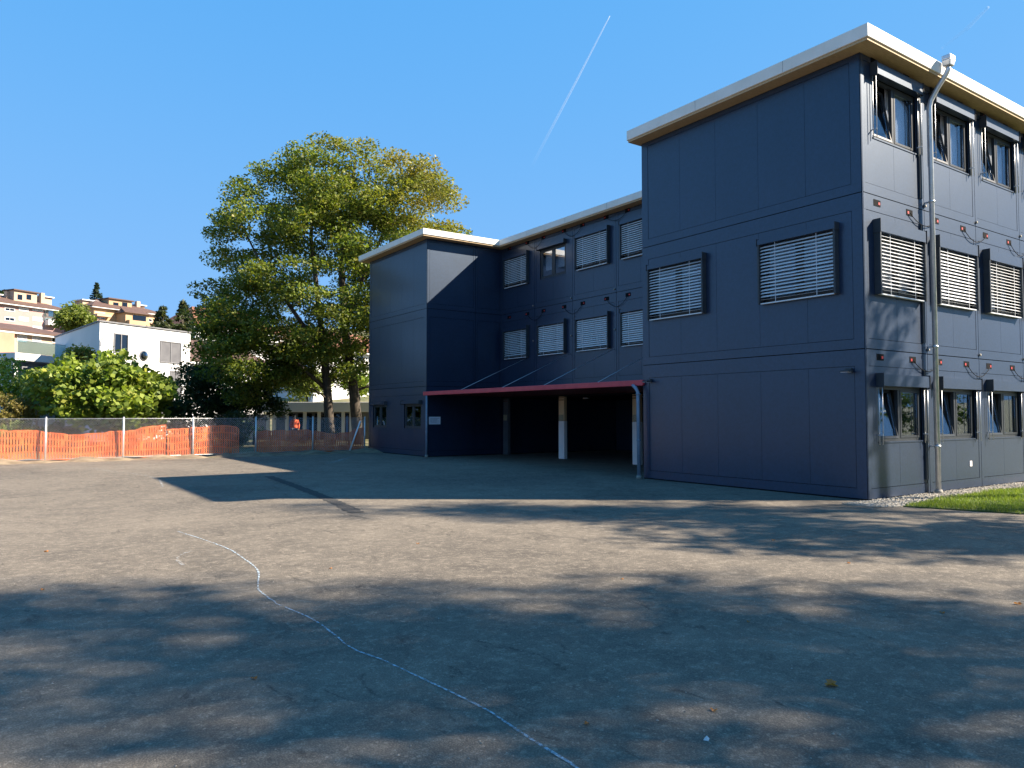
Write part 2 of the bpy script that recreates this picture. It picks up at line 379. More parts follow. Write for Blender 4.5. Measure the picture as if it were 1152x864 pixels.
def window(w):
    f, u0, u1, z0, z1, kind, flip = w
    um = (u0+u1)/2; fr = MB(); t = .055
    for a, b, c, e in ((u0, u1, z0, z0+t), (u0, u1, z1-t, z1), (u0, u0+t, z0+t, z1-t), (u1-t, u1, z0+t, z1-t), (um-.04, um+.04, z0+t, z1-t)):
        f.box(fr, a, b, c, e, -.10, -.03)
    win = fr.build('window', M['frame'], school, recalc=False)
    q = MB(); f.box(q, u0-.01, u1+.01, z0-.03, z0-.002, -.1, .022); q.build('sill', M['panel'], win, recalc=False)
    halves = [(u0+t, um-.04, True), (um+.04, u1-t, False)]
    pane = MB(); sash = MB()
    for a, b, left in halves:
        lean = .17 if (left and kind in ('tilt', 'open')) else 0
        za, zb = z0+t, z1-t; s = .05
        for c, e, g, h in ((a, b, za, za+s), (a, b, zb-s, zb), (a, a+s, za+s, zb-s), (b-s, b, za+s, zb-s)):
            f.lean(sash, c+.002, e-.002, g+.002, h-.002, -.085, -.022, za, lean)
        f.lean(pane, a+s, b-s, za+s, zb-s, -.058, -.050, za, lean)
    sash.build('sash', M['frame'], win, recalc=False)
    pane.build('pane', M['glass'], win, recalc=False)
    if kind in ('tilt', 'plain') and f is not fL:
        cu = MB(); n = 26; d0 = -.2
        a, b = (um+.02, u1-.03) if kind != 'plain' else (u0+.05, u1-.05)
        vs = []; 
        for i in range(n+1):
            uu = a+(b-a)*i/n; dd = d0+.025*math.sin(i*1.9)
            vs += [f.p(uu, dd, z0-.02 if kind != 'plain' else z0+.35), f.p(uu, dd, z1+.05)]
        cu.add(vs, [(2*i, 2*i+2, 2*i+3, 2*i+1) for i in range(n)], True)
        cu.build('curtain', M['curtain'], win, recalc=False)
    bh = .235 if f is fR else .115
    bx = MB(); f.box(bx, u0-.05, u1+.05, z1+.004, z1+bh, .012, .155)
    bx.build('shutter_box', M['panel'], win, recalc=False)
    for a, b in ((u0-.06, u0-.051), (u1+.051, u1+.06)):
        q = MB(); f.box(q, a, b, z1-.02, z1+bh+.025, .012, .17); q.build('box_end', M['box'], win, recalc=False)
    if kind == 'blind':
        for a in (u0-.045, u1+.005):
            q = MB(); f.box(q, a, a+.04, z0-.03, z1+.004, .012, .15); q.build('guide_rail', M['box'], win, recalc=False)
        sl = MB(); tw = random.uniform(.8, 1.25); pitch = .0725; n = int((z1-z0-.03)/pitch)
        for i in range(n):
            z = z1-.05-i*pitch
            tl = .042*tw if i < n-1 else .012
            pts = [(.045, z+tl*.55), (.075, z+tl*.2), (.115, z-tl*.62)]
            if random.random() < .05: pts = [(d, zz-.008) for d, zz in pts]
            vs = []; 
            for d, zz in pts: vs += [f.p(u0+.004, d, zz), f.p(u1-.004, d, zz)]
            for d, zz in pts: vs += [f.p(u0+.004, d-.002, zz-.003), f.p(u1-.004, d-.002, zz-.003)]
            sl.add(vs, [(0, 1, 3, 2), (2, 3, 5, 4), (6, 8, 9, 7), (8, 10, 11, 9), (0, 6, 7, 1), (4, 5, 11, 10), (0, 2, 8, 6), (2, 4, 10, 8), (1, 7, 9, 3), (3, 9, 11, 5)])
        f.box(sl, u0+.002, u1-.002, z0-.035, z0-.012, .05, .12)
        for q in (.22, .78):
            uu = u0+(u1-u0)*q; f.box(sl, uu-.006, uu+.006, z0-.02, z1, .118, .120)
        sl.build('blind', M['slat'], win, recalc=True)
    elif f is fR:
        for a in (u0-.03, u1+.03):
            q = MB()
            for d in (.045, .115): q.tube([f.p(a, d, z0-.06), f.p(a, d, z1+.01)], .008, 6)
            f.box(q, a-.01, a+.01, z0+.12, z0+.14, .012, .12)
            q.build('guide_rod', M['zinc'], win, recalc=False)
        q = MB(); f.box(q, u1+.045, u1+.075, z0-.02, z1, .012, .06); q.build('side_rail', M['box'], win, recalc=False)
    return win
for w in wins: window(w)

# roofs
rf = MB(); rf.box(XA-.40, MODX[-1]+.4, Y0-.40, Y1+.16, WT+.055, WT+.315); ro_ = rf.build('roof', M['cream'], school, bevel=.012)
def seam(o_, *b_): q_ = MB(); q_.box(*b_); q_.build('fascia_joint', M['greymetal'], o_)
for k in range(1, 7): seam(ro_, MODX[k]+.6, MODX[k]+.606, Y0-.4025, Y0-.39, WT+.07, WT+.30)
for y in (9.4, 11.8): seam(ro_, XA-.4025, XA-.39, y, y+.006, WT+.07, WT+.30)
sf = MB(); sf.box(XA-.37, MODX[-1]+.37, Y0-.37, Y1+.13, WT+.002, WT+.054); sf.build('soffit', M['wood'], school)
rf = MB(); pl = [(XA-.40, YC0-.40), (XM-.40, YC0-.40), (XM-.40, Y1+.18), (24.4, Y1+.18), (24.4, YC1+.4), (XA-.40, YC1+.4)]
rf.prism(pl, WT+DZ+.055, WT+DZ+.29); ro_ = rf.build('roof', M['cream'], school, bevel=.012)
for y in (27.6, 29.9): seam(ro_, XA-.4025, XA-.39, y, y+.006, WT+DZ+.07, WT+DZ+.275)
for y in (16.5, 18.9, 21.2, 23.6): seam(ro_, XM-.4025, XM-.39, y, y+.006, WT+DZ+.07, WT+DZ+.275)
seam(ro_, 15.2, 15.206, YC0-.4025, YC0-.39, WT+DZ+.07, WT+DZ+.275)
sf = MB(); pl = [(XA-.37, YC0-.37), (XM-.37, YC0-.37), (XM-.37, Y1+.2), (24.3, Y1+.2), (24.3, YC1+.37), (XA-.37, YC1+.37)]
sf.prism(pl, WT+DZ+.002, WT+DZ+.054); sf.build('soffit', M['wood'], school)
# fork pockets with red plugs, and the cables hung between neighbouring modules
def pocket(f, u, z, right):
    p = MB(); f.box(p, u, u+.25, z-.065, z+.065, .0165, .022); o = p.build('fork_pocket', M['joint'], school, recalc=False)
    q = MB(); a = u+.16 if right else u+.035
    f.box(q, a, a+.06, z-.03, z+.022, .0225, .028); q.build('plug', M['redplug'], o, recalc=False)
def cable(f, ua, ub, z, sag, n=10):
    c = MB(); pts = []
    for i in range(n+1):
        t = i/n; pts.append(f.p(ua+(ub-ua)*t, .05, z-sag*4*t*(1-t)))
    c.tube(pts, .008, 6); c.build('cable', M['rubber'], school, recalc=False)
def marker(f, u, z):
    c = MB(); c.tube([f.p(u, .016, z), f.p(u, .05, z)], .03, 10); c.build('connector_cap', M['chalkstone'], school, recalc=False)
for zt in (G1, G2, WT+.01):
    z = zt-.15 if zt < 8 else WT-.06
    for k in range(6):
        pocket(fR, MODX[k]+.37, z, True); pocket(fR, MODX[k]+1.62, z, False)
        if k < 5: cable(fR, MODX[k]+1.72, MODX[k+1]+.48, z-.02, random.uniform(.16, .26))
for k in (1, 2, 3):
    for zt in (G1, G2): marker(fR, MODX[k]+.02, zt+.09)
for zt in (G1+DZ, G2+DZ, WT+DZ):
    z = zt-.16 if zt < 8 else zt-.06
    for k in range(1, 6):
        b = MODM[k]
        pocket(fM, b+.37, z, True); pocket(fM, b+1.66, z, False)
        if k > 1 and zt > 3: cable(fM, b+2.372+.48, b+1.76, z-.02, random.uniform(.2, .34))
for k in (1, 2, 3):
    marker(fM, MODM[k]+.08, G2+DZ+.12); marker(fM, MODM[k]+.08, 4.6)
# ground floor passage: columns, ceiling, far doors, lamps
for i, y in enumerate((25.73, 21.97, 17.99)):
    c = MB(); c.box(XM+.02, XM+.16, y-.165, y+.165, 1.42, G1+DZ-.34); o = c.build('column', M['timber' if i else 'shade'], school, bevel=.01)  # first column is unpainted, with its shadow put into the dark grey
    b = MB(); b.box(XM+.015, XM+.165, y-.17, y+.17, 0.0, 1.42); b.build('painted_base', M['whitepaint' if i else 'shade'], o, bevel=.01)
    q = MB(); q.box(XM-.004, XM+.02, y-.12, y+.12, 1.42, 1.66); q.build('plaque', M['plaque'], o)
    q = MB()
    for dz in (0, .08, .16): q.box(XM+.005, XM+.019, y-.15, y+.15, 2.2+dz, 2.235+dz)
    q.build('groove', M['rooftile'], o)
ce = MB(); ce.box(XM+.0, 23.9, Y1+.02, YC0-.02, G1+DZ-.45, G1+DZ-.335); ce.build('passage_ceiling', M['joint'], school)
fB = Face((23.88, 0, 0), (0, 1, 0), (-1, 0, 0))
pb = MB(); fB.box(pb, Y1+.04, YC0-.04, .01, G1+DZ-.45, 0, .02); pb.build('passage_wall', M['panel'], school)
for y in (19.2, 20.25, 21.3):
    d = MB()
    for a, b, c, e in ((y, y+.95, .05, .12), (y, y+.95, 2.03, 2.1), (y, y+.07, .12, 2.03), (y+.88, y+.95, .12, 2.03)): fB.box(d, a, b, c, e, .02, .07)
    o = d.build('door', M['zinc'], school)
    g = MB(); fB.box(g, y+.07, y+.88, .12, 2.03, .03, .04); g.build('door_pane', M['glassdark'], o)
    g = MB(); fB.box(g, y+.1, y+.13, .95, 1.2, .07, .11); g.build('handle', M['zinc'], o)
for y in (19.5, 22.6):
    q = MB(); q.tube([(19.2, y, G1+DZ-.45), (19.2, y, G1+DZ-.5)], .14, 16); q.build('ceiling_lamp', M['whitepaint'], school)
# red canopy
cn = MB(); cn.hexa([(XA-.02, Y1+.02, 2.46), (XM-.02, Y1+.02, 2.40), (XM-.02, YC0-.02, 2.40), (XA-.02, YC0-.02, 2.46),
                    (XA-.02, Y1+.02, 2.53), (XM-.02, Y1+.02, 2.47), (XM-.02, YC0-.02, 2.47), (XA-.02, YC0-.02, 2.53)])
can = cn.build('canopy', M['reddark'], school)
q = MB(); q.box(XA-.10, XA-.022, Y1-.06, YC0+.12, 2.42, 2.57); q.build('fascia', M['red'], can, bevel=.01)
for y in (16.4, 19.0, 21.4, 24.2):
    q = MB(); q.tube([(XA+.35, y, 2.53), (XM-.02, y, 3.93)], .010, 6); q.tube([(XA+.35, y, 2.52), (XA+.35, y, 2.57)], .03, 8); q.build('stay_wire', M['steelwire'], can, recalc=False)
# downpipes
def pipe(pts, r, m, brackets, foot=None, funnel=None):
    p = MB(); p.tube(pts, r, 12); o = p.build('downpipe', m, school, recalc=False)
    for b, ax in brackets:
        q = MB(); q.tube([Vector(b)-Vector((0, 0, .02)), Vector(b)+Vector((0, 0, .02))], r*1.25, 12); q.box(b[0]-.015, b[0]+.015, b[1], b[1]+ax, b[2]-.015, b[2]+.015) if ax else None
        q.build('bracket', m, o, recalc=False)
    if foot:
        q = MB(); q.tube([(foot[0], foot[1], 0), (foot[0], foot[1], .09)], [r*1.7, r*1.4], 12); q.build('pipe_foot', M['chalkstone'], o, recalc=False)
    if funnel:
        x, y, z = funnel; q = MB(); 
        q.hexa([(x-.09, y-.08, z), (x+.09, y-.08, z), (x+.09, y+.08, z), (x-.09, y+.08, z), (x-.12, y-.10, z+.12), (x+.12, y-.10, z+.12), (x+.12, y+.08, z+.12), (x-.12, y+.08, z+.12)])
        q.box(x-.12, x+.12, y-.10, y+.08, z+.121, z+.22); q.build('rain_funnel', m, o, bevel=.015)
    return o
px, py = MODX[1]+.04, Y0-.16
pipe([(px, py, .02), (px, py, 8.25), (px+.0, py-.03, 8.38), (px+.03, py-.16, 8.62), (px+.04, py-.34, 8.86), (px+.04, py-.38, 8.94), (px+.04, py-.38, 9.02)], .052, M['zinc'],
     [((px, py, z), .15) for z in (1.0, 3.1, 6.2)], (px, py), (px+.04, py-.38, 9.0))
rp = MB(); fR.box(rp, MODX[1]-.20, MODX[1]-.12, .3, G1-.35, .017, .05); fR.box(rp, MODX[1]-.20, MODX[1]-.12, G1+.22, G2-.35, .017, .05); fR.box(rp, MODX[1]-.20, MODX[1]-.12, G2+.22, WT-.3, .017, .05)
rp.build('cable_duct', M['box'], school)
pipe([(XA-.13, 14.25, 2.43), (XA-.20, 14.08, 2.36), (XA-.20, 14.0, 2.25), (XA-.20, 13.98, .02)], .045, M['greypipe'], [((XA-.20, 13.98, 1.0), 0), ((XA-.20, 13.99, 2.2), 0)], (XA-.20, 13.98))
pipe([(XA-.07, 25.84, 2.42), (XA-.07, 25.84, .02)], .04, M['greypipe'], [((XA-.07, 25.84, 1.0), 0)], (XA-.07, 25.84))
for y in (8.25, 13.72):
    q = MB(); fL.box(q, y-.06, y+.06, 2.50, 2.58, .016, .09); fL.box(q, y-.09, y+.09, 2.50, 2.535, .05, .24); o = q.build('wall_lamp', M['box'], school, bevel=.008)
    q = MB(); fL.box(q, y-.075, y+.075, 2.494, 2.4995, .09, .23); q.build('lamp_lens', M['paper'], o)
q = MB(); fR.box(q, 18.0, 18.1, .5, .62, .0095, .02); q.build('wall_outlet', M['whitepaint'], school)
nt = empty('notice', (14.2, YC0-.03, 1.43), 'small pale paper notice fixed to the dark wall under the canopy', 'sign')
q = MB(); q.box(13.95, 14.46, YC0-.034, YC0-.018, 1.28, 1.58); q.build('sheet', M['paper'], nt)
q = MB()
for i in range(6): q.box(14.0, 14.2+random.uniform(.05, .2), YC0-.036, YC0-.0345, 1.33+i*.036, 1.342+i*.036)
q.build('print', M['ink'], nt)

# ------------------------------------------------------------------ the ground
def grid_ground():
    lats = sorted(set([-1400, -900, -600, -420, -300, -240]+[-200+10*i for i in range(41)]+[240, 300, 420, 600, 900, 1400]))
    deps = sorted(set([-400, -200, -100, -50, -20, 0, 20, 34, 40]+[44+8*i for i in range(30)]+[300, 340, 400, 500, 650, 800, 1000, 1400, 2000]))
    mb = MB(); vs = [ld(a, d, hill(a, d)-.008) for d in deps for a in lats]; n = len(lats)
    mb.add(vs, [(j*n+i, j*n+i+1, (j+1)*n+i+1, (j+1)*n+i) for j in range(len(deps)-1) for i in range(n-1)], True)
    return mb.build('ground', M['meadow'], recalc=False)
tag(grid_ground(), kind='structure')
yard = MB(); edge = []
xs = np.linspace(-40, 13.6, 70)
for x in xs: edge.append((x, 30.15+.12*math.sin(x*1.7)+.09*math.sin(x*4.1+1)+.02*(13.6-x) - (.35 if x < 1 else 0), 0))
poly = [(-40, -22, 0), (14.9, -22, 0), (14.6, 3.4, 0), (14.05, 5.36, 0), (13.43, 7.08, 0), (12.95, 7.25, 0), (12.9, 7.9, 0), (24.2, 7.95, 0), (24.2, 31.3, 0), (13.9, 31.3, 0)]+[e for e in edge[::-1]]
yard.add(poly, [tuple(range(len(poly)))]); o = yard.build('asphalt_yard', M['asphalt'], recalc=False)
bm = bmesh.new(); bm.from_mesh(o.data); bmesh.ops.triangulate(bm, faces=bm.faces); bm.to_mesh(o.data); bm.free()
if o.data.polygons[0].normal.z < 0: o.data.flip_normals()
tag(o, kind='structure')
# soil bank along the fence
sb = MB(); nx, ny = 150, 12; vs = []
for j in range(ny+1):
    for i in range(nx+1):
        x = -22+36*i/nx; t = j/ny; y = 29.5+2.9*t
        h = -.03+.10*sstep(.1, .45, t)+.05*math.sin(x*2.3+t*3)*math.sin(t*math.pi)+.04*math.sin(x*5.1+1.3)*math.sin(t*math.pi)+random.uniform(-.012, .012)
        if t < .12: h = -.05
        vs.append((x, y, h+.02*t))
sb.add(vs, [(j*(nx+1)+i, j*(nx+1)+i+1, (j+1)*(nx+1)+i+1, (j+1)*(nx+1)+i) for j in range(ny) for i in range(nx)], True)
tag(sb.build('soil_bank', M['soil'], recalc=False), kind='structure')
lw = MB(); lp = [(13.46, 7.06, .0), (14.08, 5.36, .0), (14.63, 3.4, .0), (14.92, -22, 0), (60, -22, 0), (60, 7.3, 0), (15.6, 7.3, 0), (14.2, 7.12, 0)]
lw.prism(lp, -.02, .02); tag(lw.build('lawn', M['turf']), kind='structure')
gp = MB(); gp.prism([(12.96, 7.27), (13.45, 7.09), (14.2, 7.13), (15.6, 7.31), (30, 7.31), (30, 7.915), (12.92, 7.915)], -.02, .012); tag(gp.build('gravel_bed', M['chalkstone']), kind='structure')

def leaf_quads(P, size, up=.5, fold=.25, aspect=.62, droop=0., smin=.65):
    n = len(P); nr = rng.normal(size=(n, 3)); nr[:, 2] = nr[:, 2]*.8+up*1.6; nr /= np.linalg.norm(nr, axis=1)[:, None]
    t = rng.normal(size=(n, 3)); t[:, 2] -= droop; t -= nr*(t*nr).sum(1)[:, None]; t /= np.linalg.norm(t, axis=1)[:, None]+1e-9
    b = np.cross(nr, t); s = size*rng.uniform(smin, 1.25, n)[:, None]
    V = np.empty((n, 4, 3)); V[:, 0] = P-t*s*.5; V[:, 2] = P+t*s*.5
    V[:, 1] = P+b*s*aspect*.5+nr*s*fold*.3+t*s*.05; V[:, 3] = P-b*s*aspect*.5+nr*s*fold*.3+t*s*.05
    return V
def quads_obj(name, V, material, parent=None):
    n = len(V); off = np.array(ORG[parent]) if parent is not None else np.zeros(3)
    me = bpy.data.meshes.new(name); me.vertices.add(4*n); me.loops.add(4*n); me.polygons.add(n)
    me.vertices.foreach_set('co', (V-off).reshape(-1).astype(np.float32))
    me.loops.foreach_set('vertex_index', np.arange(4*n, dtype=np.int32))
    me.polygons.foreach_set('loop_start', np.arange(0, 4*n, 4, dtype=np.int32))
    me.update(calc_edges=True); me.validate()
    o = bpy.data.objects.new(name, me); col.objects.link(o); me.materials.append(material)
    if parent is not None: o.parent = parent; ORG[o] = Vector(off)
    return o
# grass blades and gravel stones
n = 60000; x = rng.uniform(13.4, 24, n)**1.0; y = rng.uniform(2.6, 7.3, n)
x = np.where(rng.random(n) < .6, rng.uniform(13.4, 18.5, n), x)
edge_x = np.interp(y, [2.6, 3.4, 5.36, 7.06], [14.7, 14.63, 14.08, 13.46]); top_y = np.interp(x, [13.4, 14.2, 15.6, 60], [7.05, 7.10, 7.28, 7.29])
k = (x > edge_x-.02+.03*np.sin(y*23)) & (y < top_y+.03*np.sin(x*17)); x, y = x[k], y[k]; n = len(x)
h = rng.uniform(.03, .075, n)*(1+.4*np.sin(x*3)*np.sin(y*2.7)); a = rng.uniform(0, 6.283, n); l = rng.normal(0, .022, (n, 2)); w = .004
V = np.empty((n, 4, 3)); c, s = np.cos(a)*w, np.sin(a)*w
V[:, 0] = np.stack([x-c, y-s, np.full(n, .015)], 1); V[:, 1] = np.stack([x+c, y+s, np.full(n, .015)], 1)
V[:, 2] = np.stack([x+l[:, 0]+c*.4, y+l[:, 1]+s*.4, .015+h], 1); V[:, 3] = np.stack([x+l[:, 0]-c*.4, y+l[:, 1]-s*.4, .015+h], 1)
tag(quads_obj('grass', V, M['grass']), 'short bright green grass beside the sunlit wall', 'grass', kind='stuff')
st = MB()
for i in range(3800):
    X = random.uniform(12.93, 20) if random.random() < .75 else random.uniform(18, 27); Y = random.uniform(7.0, 7.9)
    lo = np.interp(X, [12.95, 13.45, 14.2, 15.6, 60], [7.27, 7.1, 7.13, 7.31, 7.31])
    if Y < lo-random.uniform(0, .12): continue
    r = random.uniform(.012, .032); a = random.uniform(0, 3); ca, sa = math.cos(a), math.sin(a)
    vs = [(X+(ca*px_-sa*py_)*r, Y+(sa*px_+ca*py_)*r, .014+pz*r) for px_, py_, pz in ((1.2, 0, .3), (.2, .8, .25), (-1, .2, .35), (-.1, -.9, .3), (.1, .05, .85))]
    st.add(vs, [(0, 1, 4), (1, 2, 4), (2, 3, 4), (3, 0, 4), (0, 3, 2, 1)])
tag(st.build('gravel', M['pebble'], recalc=False), 'pale gravel strip along the foot of the sunlit wall', 'gravel', kind='stuff')

# markings and bits on the asphalt
def ribbon(name, pts, w, m, z=.005):
    mb = MB(); P = [on_ground(*p) for p in pts]; Q = []
    for i in range(len(P)-1):
        d = (P[i+1]-P[i]).length; k_ = max(1, int(d/.12))
        Q += [P[i].lerp(P[i+1], j/k_) for j in range(k_)]
    Q.append(P[-1]); vs = []
    for i, p in enumerate(Q):
        t = (Q[min(i+1, len(Q)-1)]-Q[max(i-1, 0)]).normalized(); s_ = Vector((-t.y, t.x, 0)); p = p+s_*random.uniform(-.006, .006)
        ww = w*random.uniform(.7, 1.2)/2; vs += [(p.x-s_.x*ww, p.y-s_.y*ww, z), (p.x+s_.x*ww, p.y+s_.y*ww, z)]
    mb.add(vs, [(2*i, 2*i+1, 2*i+3, 2*i+2) for i in range(len(Q)-1)]); o = mb.build(name, m, recalc=False)
    if o.data.polygons[0].normal.z < 0: o.data.flip_normals()
    return o
tag(ribbon('chalk_line', [(660, 872), (640, 858), (618, 845), (598, 833), (575, 818), (553, 803), (532, 791), (505, 778), (480, 766), (455, 754), (430, 743), (402, 733), (388, 725), (372, 711), (355, 699), (335, 689), (312, 680), (298, 670), (290, 664), (291, 652), (291, 644), (287, 638), (276, 630), (262, 620), (245, 613), (225, 606), (200, 598)], .019, M['chalk']),
    'long wavy pale blue chalk line across the asphalt yard', 'chalk line')
tag(ribbon('chalk_line', [(206, 636), (200, 631), (200, 627), (206, 623), (216, 620)], .035, M['chalkfaint']), 'short hooked chalk mark beside the far end of the long chalk line', 'chalk line')
tag(ribbon('chalk_line', [(183, 548), (180, 540), (168, 536), (150, 533), (120, 530), (105, 527)], .05, M['chalkfaint']), 'faint chalk line running towards the orange netting', 'chalk line')
tag(ribbon('chalk_line', [(372, 521), (384, 517), (397, 514)], .16, M['chalkfaint']), 'smudged chalk mark at the foot of the white strut', 'chalk line')
tag(ribbon('asphalt_seam', [(302, 536), (330, 546), (356, 556), (380, 566), (392, 572), (402, 577)], .26, M['patch']), kind='structure')
leaf_spots = [(935, 772, .11), (803, 800, .05), (286, 764, .05), (660, 815, .04), (1145, 680, .07), (52, 621, .06), (48, 664, .05), (700, 652, .04), (842, 700, .04), (470, 612, .05), (955, 634, .05), (1060, 690, .05), (372, 640, .04), (870, 608, .06)]
me0 = None
for i, (u, v, s_) in enumerate(leaf_spots):
    p = on_ground(u, v)
    if me0 is None:
        q = MB(); out = []
        for j in range(20):
            a = 2*math.pi*j/20; r = (1, .55, .8, .5)[j % 4]; out.append((r*math.cos(a), r*math.sin(a)*.8, .25*math.sin(2*a)+.22))
        q.add(out+[(0, 0, .06)], [(j, (j+1) % 20, 20) for j in range(20)]); o = q.build('fallen_leaf', M['fallen'], recalc=False); me0 = o.data
    else: o = bpy.data.objects.new('fallen_leaf', me0); col.objects.link(o)
    o.location = (p.x, p.y, .004); o.scale = (s_*.55,)*3; o.rotation_euler = (0, 0, i*1.3)
    tag(o, 'small brown dry leaf lying on the asphalt' if s_ < .1 else 'largest dry leaf, curled on the near asphalt at right', 'leaf', 'dry leaves scattered on the yard')
q = MB(); p = on_ground(795, 832); bmv = [(.04, 0, .0), (.01, .035, 0), (-.035, .01, 0), (-.01, -.03, 0), (.02, .015, .03), (-.012, -.004, .034)]
q.add([(p.x+a*.55, p.y+b*.55, c*.5) for a, b, c in bmv], [(0, 1, 4), (1, 2, 5, 4), (2, 3, 5), (3, 0, 4, 5), (3, 2, 1, 0)]); tag(q.build('pebble', M['white']), 'white pebble lying on the shaded foreground asphalt', 'stone')

gt = MB()
for i in range(620):
    d_ = 3.4+12*random.random()**1.6; p = ld(random.uniform(-.75, .75)*d_, d_)
    if p.x > 13 and p.y < 8: continue
    r = random.uniform(.003, .009); a = random.uniform(0, 3); ca, sa = math.cos(a), math.sin(a)
    gt.add([(p.x+(ca*a_-sa*b_)*r, p.y+(sa*a_+ca*b_)*r, .002+c_*r) for a_, b_, c_ in ((1.3, 0, 0), (.1, .8, 0), (-1, .1, 0), (0, -.8, 0), (.1, .05, .8))], [(0, 1, 4), (1, 2, 4), (2, 3, 4), (3, 0, 4)])
tag(gt.build('grit', M['pebble'], recalc=False), 'loose grit and tiny stones scattered over the asphalt', 'grit', kind='stuff')

# ------------------------------------------------------------------ fence, strut and orange netting
FA, FD = Vector((13.6, 31.40, 0)), Vector((-2.45, -.131, 0))
fenceo = empty('chain_link_fence', FA, 'waist high galvanised chain link fence with slim round posts at the yard edge', 'fence')
for k in range(10):
    p = FA+FD*k; q = MB(); q.tube([(p.x, p.y, -.05), (p.x, p.y, 1.56)], .032, 10); o = q.build('post', M['zinc'], fenceo, recalc=False)
    q = MB(); q.tube([(p.x, p.y, 1.56), (p.x, p.y, 1.585)], [.038, .02], 10); q.build('post_cap', M['zinc'], o, recalc=False)
fe = MB(); tot = 9*2.4535; ud = FD.normalized(); z0f, z1f = .08, 1.52
def fpt(s_, z): p = FA+ud*s_; return (p.x, p.y-.02, z)
Hh = z1f-z0f; s_ = -Hh
while s_ < tot:
    for sg in (1, -1):
        a0, a1 = (s_, s_+Hh) if sg == 1 else (s_+Hh, s_)
        pts = []
        for (sa, za) in ((a0, z0f), (a1, z1f)): pts.append((sa, za))
        (sa, za), (sb_, zb) = pts
        def clip(sv, other, zv, oz):
            if sv < 0: t = (0-sv)/(other-sv); return 0, zv+(oz-zv)*t
            if sv > tot: t = (tot-sv)/(other-sv); return tot, zv+(oz-zv)*t
            return sv, zv
        A_ = clip(sa, sb_, za, zb); B_ = clip(sb_, sa, zb, za)
        fe.tube([fpt(*A_), fpt(*B_)], .0026, 3, cap=False)
    s_ += .085
fe.build('wire_mesh', M['zinc'], fenceo, recalc=False)
q = MB()
for z in (.1, 1.52): q.tube([fpt(0, z), fpt(tot, z)], .006, 5)
q.build('tension_wire', M['zinc'], fenceo, recalc=False)
q = MB(); a = on_ground(393, 508, .02); q.tube([a, FA+Vector((-.25, -.1, 1.38))], .035, 10)
tag(q.build('fence_strut', M['whitepaint'], recalc=False), 'pale diagonal strut propping the fence end beside the dark building', 'strut')

def net(label, pix, end, off, sag=0):
    """barrier net hung along the fence between two photo columns; pix = [(u, v_top)]"""
    mb = MB(); us = [p[0] for p in pix]; o0 = None
    def hit(u):       # distance along the fence line behind photo column u
        D = ray(u, 480); o_ = FA+Vector((0, off, 0)); det = D.x*(-ud.y)+D.y*ud.x
        t = (o_.x*(-ud.y)+o_.y*ud.x)/det; P = D*t; return (P-o_).dot(ud), t
    sa, sb2 = hit(us[0])[0], hit(us[-1])[0]
    tops = []
    for u, v in pix:
        s1, t = hit(u); z = EYE+ray(u, v).z*t; tops.append((s1, z))
    tops.sort(); ts = [t[0] for t in tops]; tz = [t[1] for t in tops]
    lo, hi = ts[0], ts[-1]; cw = .088; n = int((hi-lo)/cw)
    rows = 4; FR = .82 if us[0] > 270 else .6
    def P(s1, f_):
        zt = np.interp(s1, ts, tz)+.008*math.sin(s1*7)+.008*math.sin(s1*17.3)
        zb = .06+.05*math.sin(s1*2.1)+.02*math.sin(s1*6)
        p = FA+ud*s1; wob = .05*math.sin(s1*3.1+f_*2)+.03*math.sin(s1*9+f_*5)
        return (p.x, p.y+off+wob*.8, zb+(zt-zb)*f_+.006*math.sin(s1*11+f_*9))
    for i in range(n):
        s1, s2 = lo+i*cw, lo+(i+1)*cw
        mb.add([P(s1, 0), P(s1+cw*FR, 0), P(s1+cw*FR, .33), P(s1, .33), P(s1+cw*FR, .66), P(s1, .66), P(s1+cw*FR, 1), P(s1, 1)], [(0, 1, 2, 3), (3, 2, 4, 5), (5, 4, 6, 7)])
        for r_ in range(rows+1):
            f0 = r_/rows; wd = .035 if r_ in (0, rows) else .022
            a_, b_ = max(0, f0-wd), min(1, f0+wd)
            mb.add([P(s1+cw*FR, a_), P(s2, a_), P(s2, b_), P(s1+cw*FR, b_)], [(0, 1, 2, 3)])
        if random.random() < .16:
            f0 = random.choice([0, .25, .5, .75]); mb.add([P(s1+cw*FR, f0), P(s2, f0), P(s2, f0+.25), P(s1+cw*FR, f0+.25)], [(0, 1, 2, 3)])
    o = mb.build('safety_net', M['orange'], recalc=False)
    md = o.modifiers.new('thickness', 'SOLIDIFY'); md.thickness = .004
    return tag(o, label, 'safety net', 'orange safety nets along the fence')
net('sunlit orange safety net, longest length, sagging behind the left fence posts', [(-90, 482), (-40, 484), (0, 484), (40, 484), (60, 487), (85, 489), (110, 487), (130, 485), (150, 484), (160, 481), (170, 479), (187, 478)], 0, .14)
net('sunlit orange safety net with a humped top edge, ending where the building shadow begins', [(186, 483), (215, 481), (240, 479), (255, 478), (266, 480), (269, 483)], 0, .09)
net('shaded dull orange safety net between the building shadow edge and the dark wing', [(284, 486), (300, 484), (330, 484), (345, 483), (357, 485), (375, 488), (392, 486), (402, 482), (411, 481)], 0, .12)

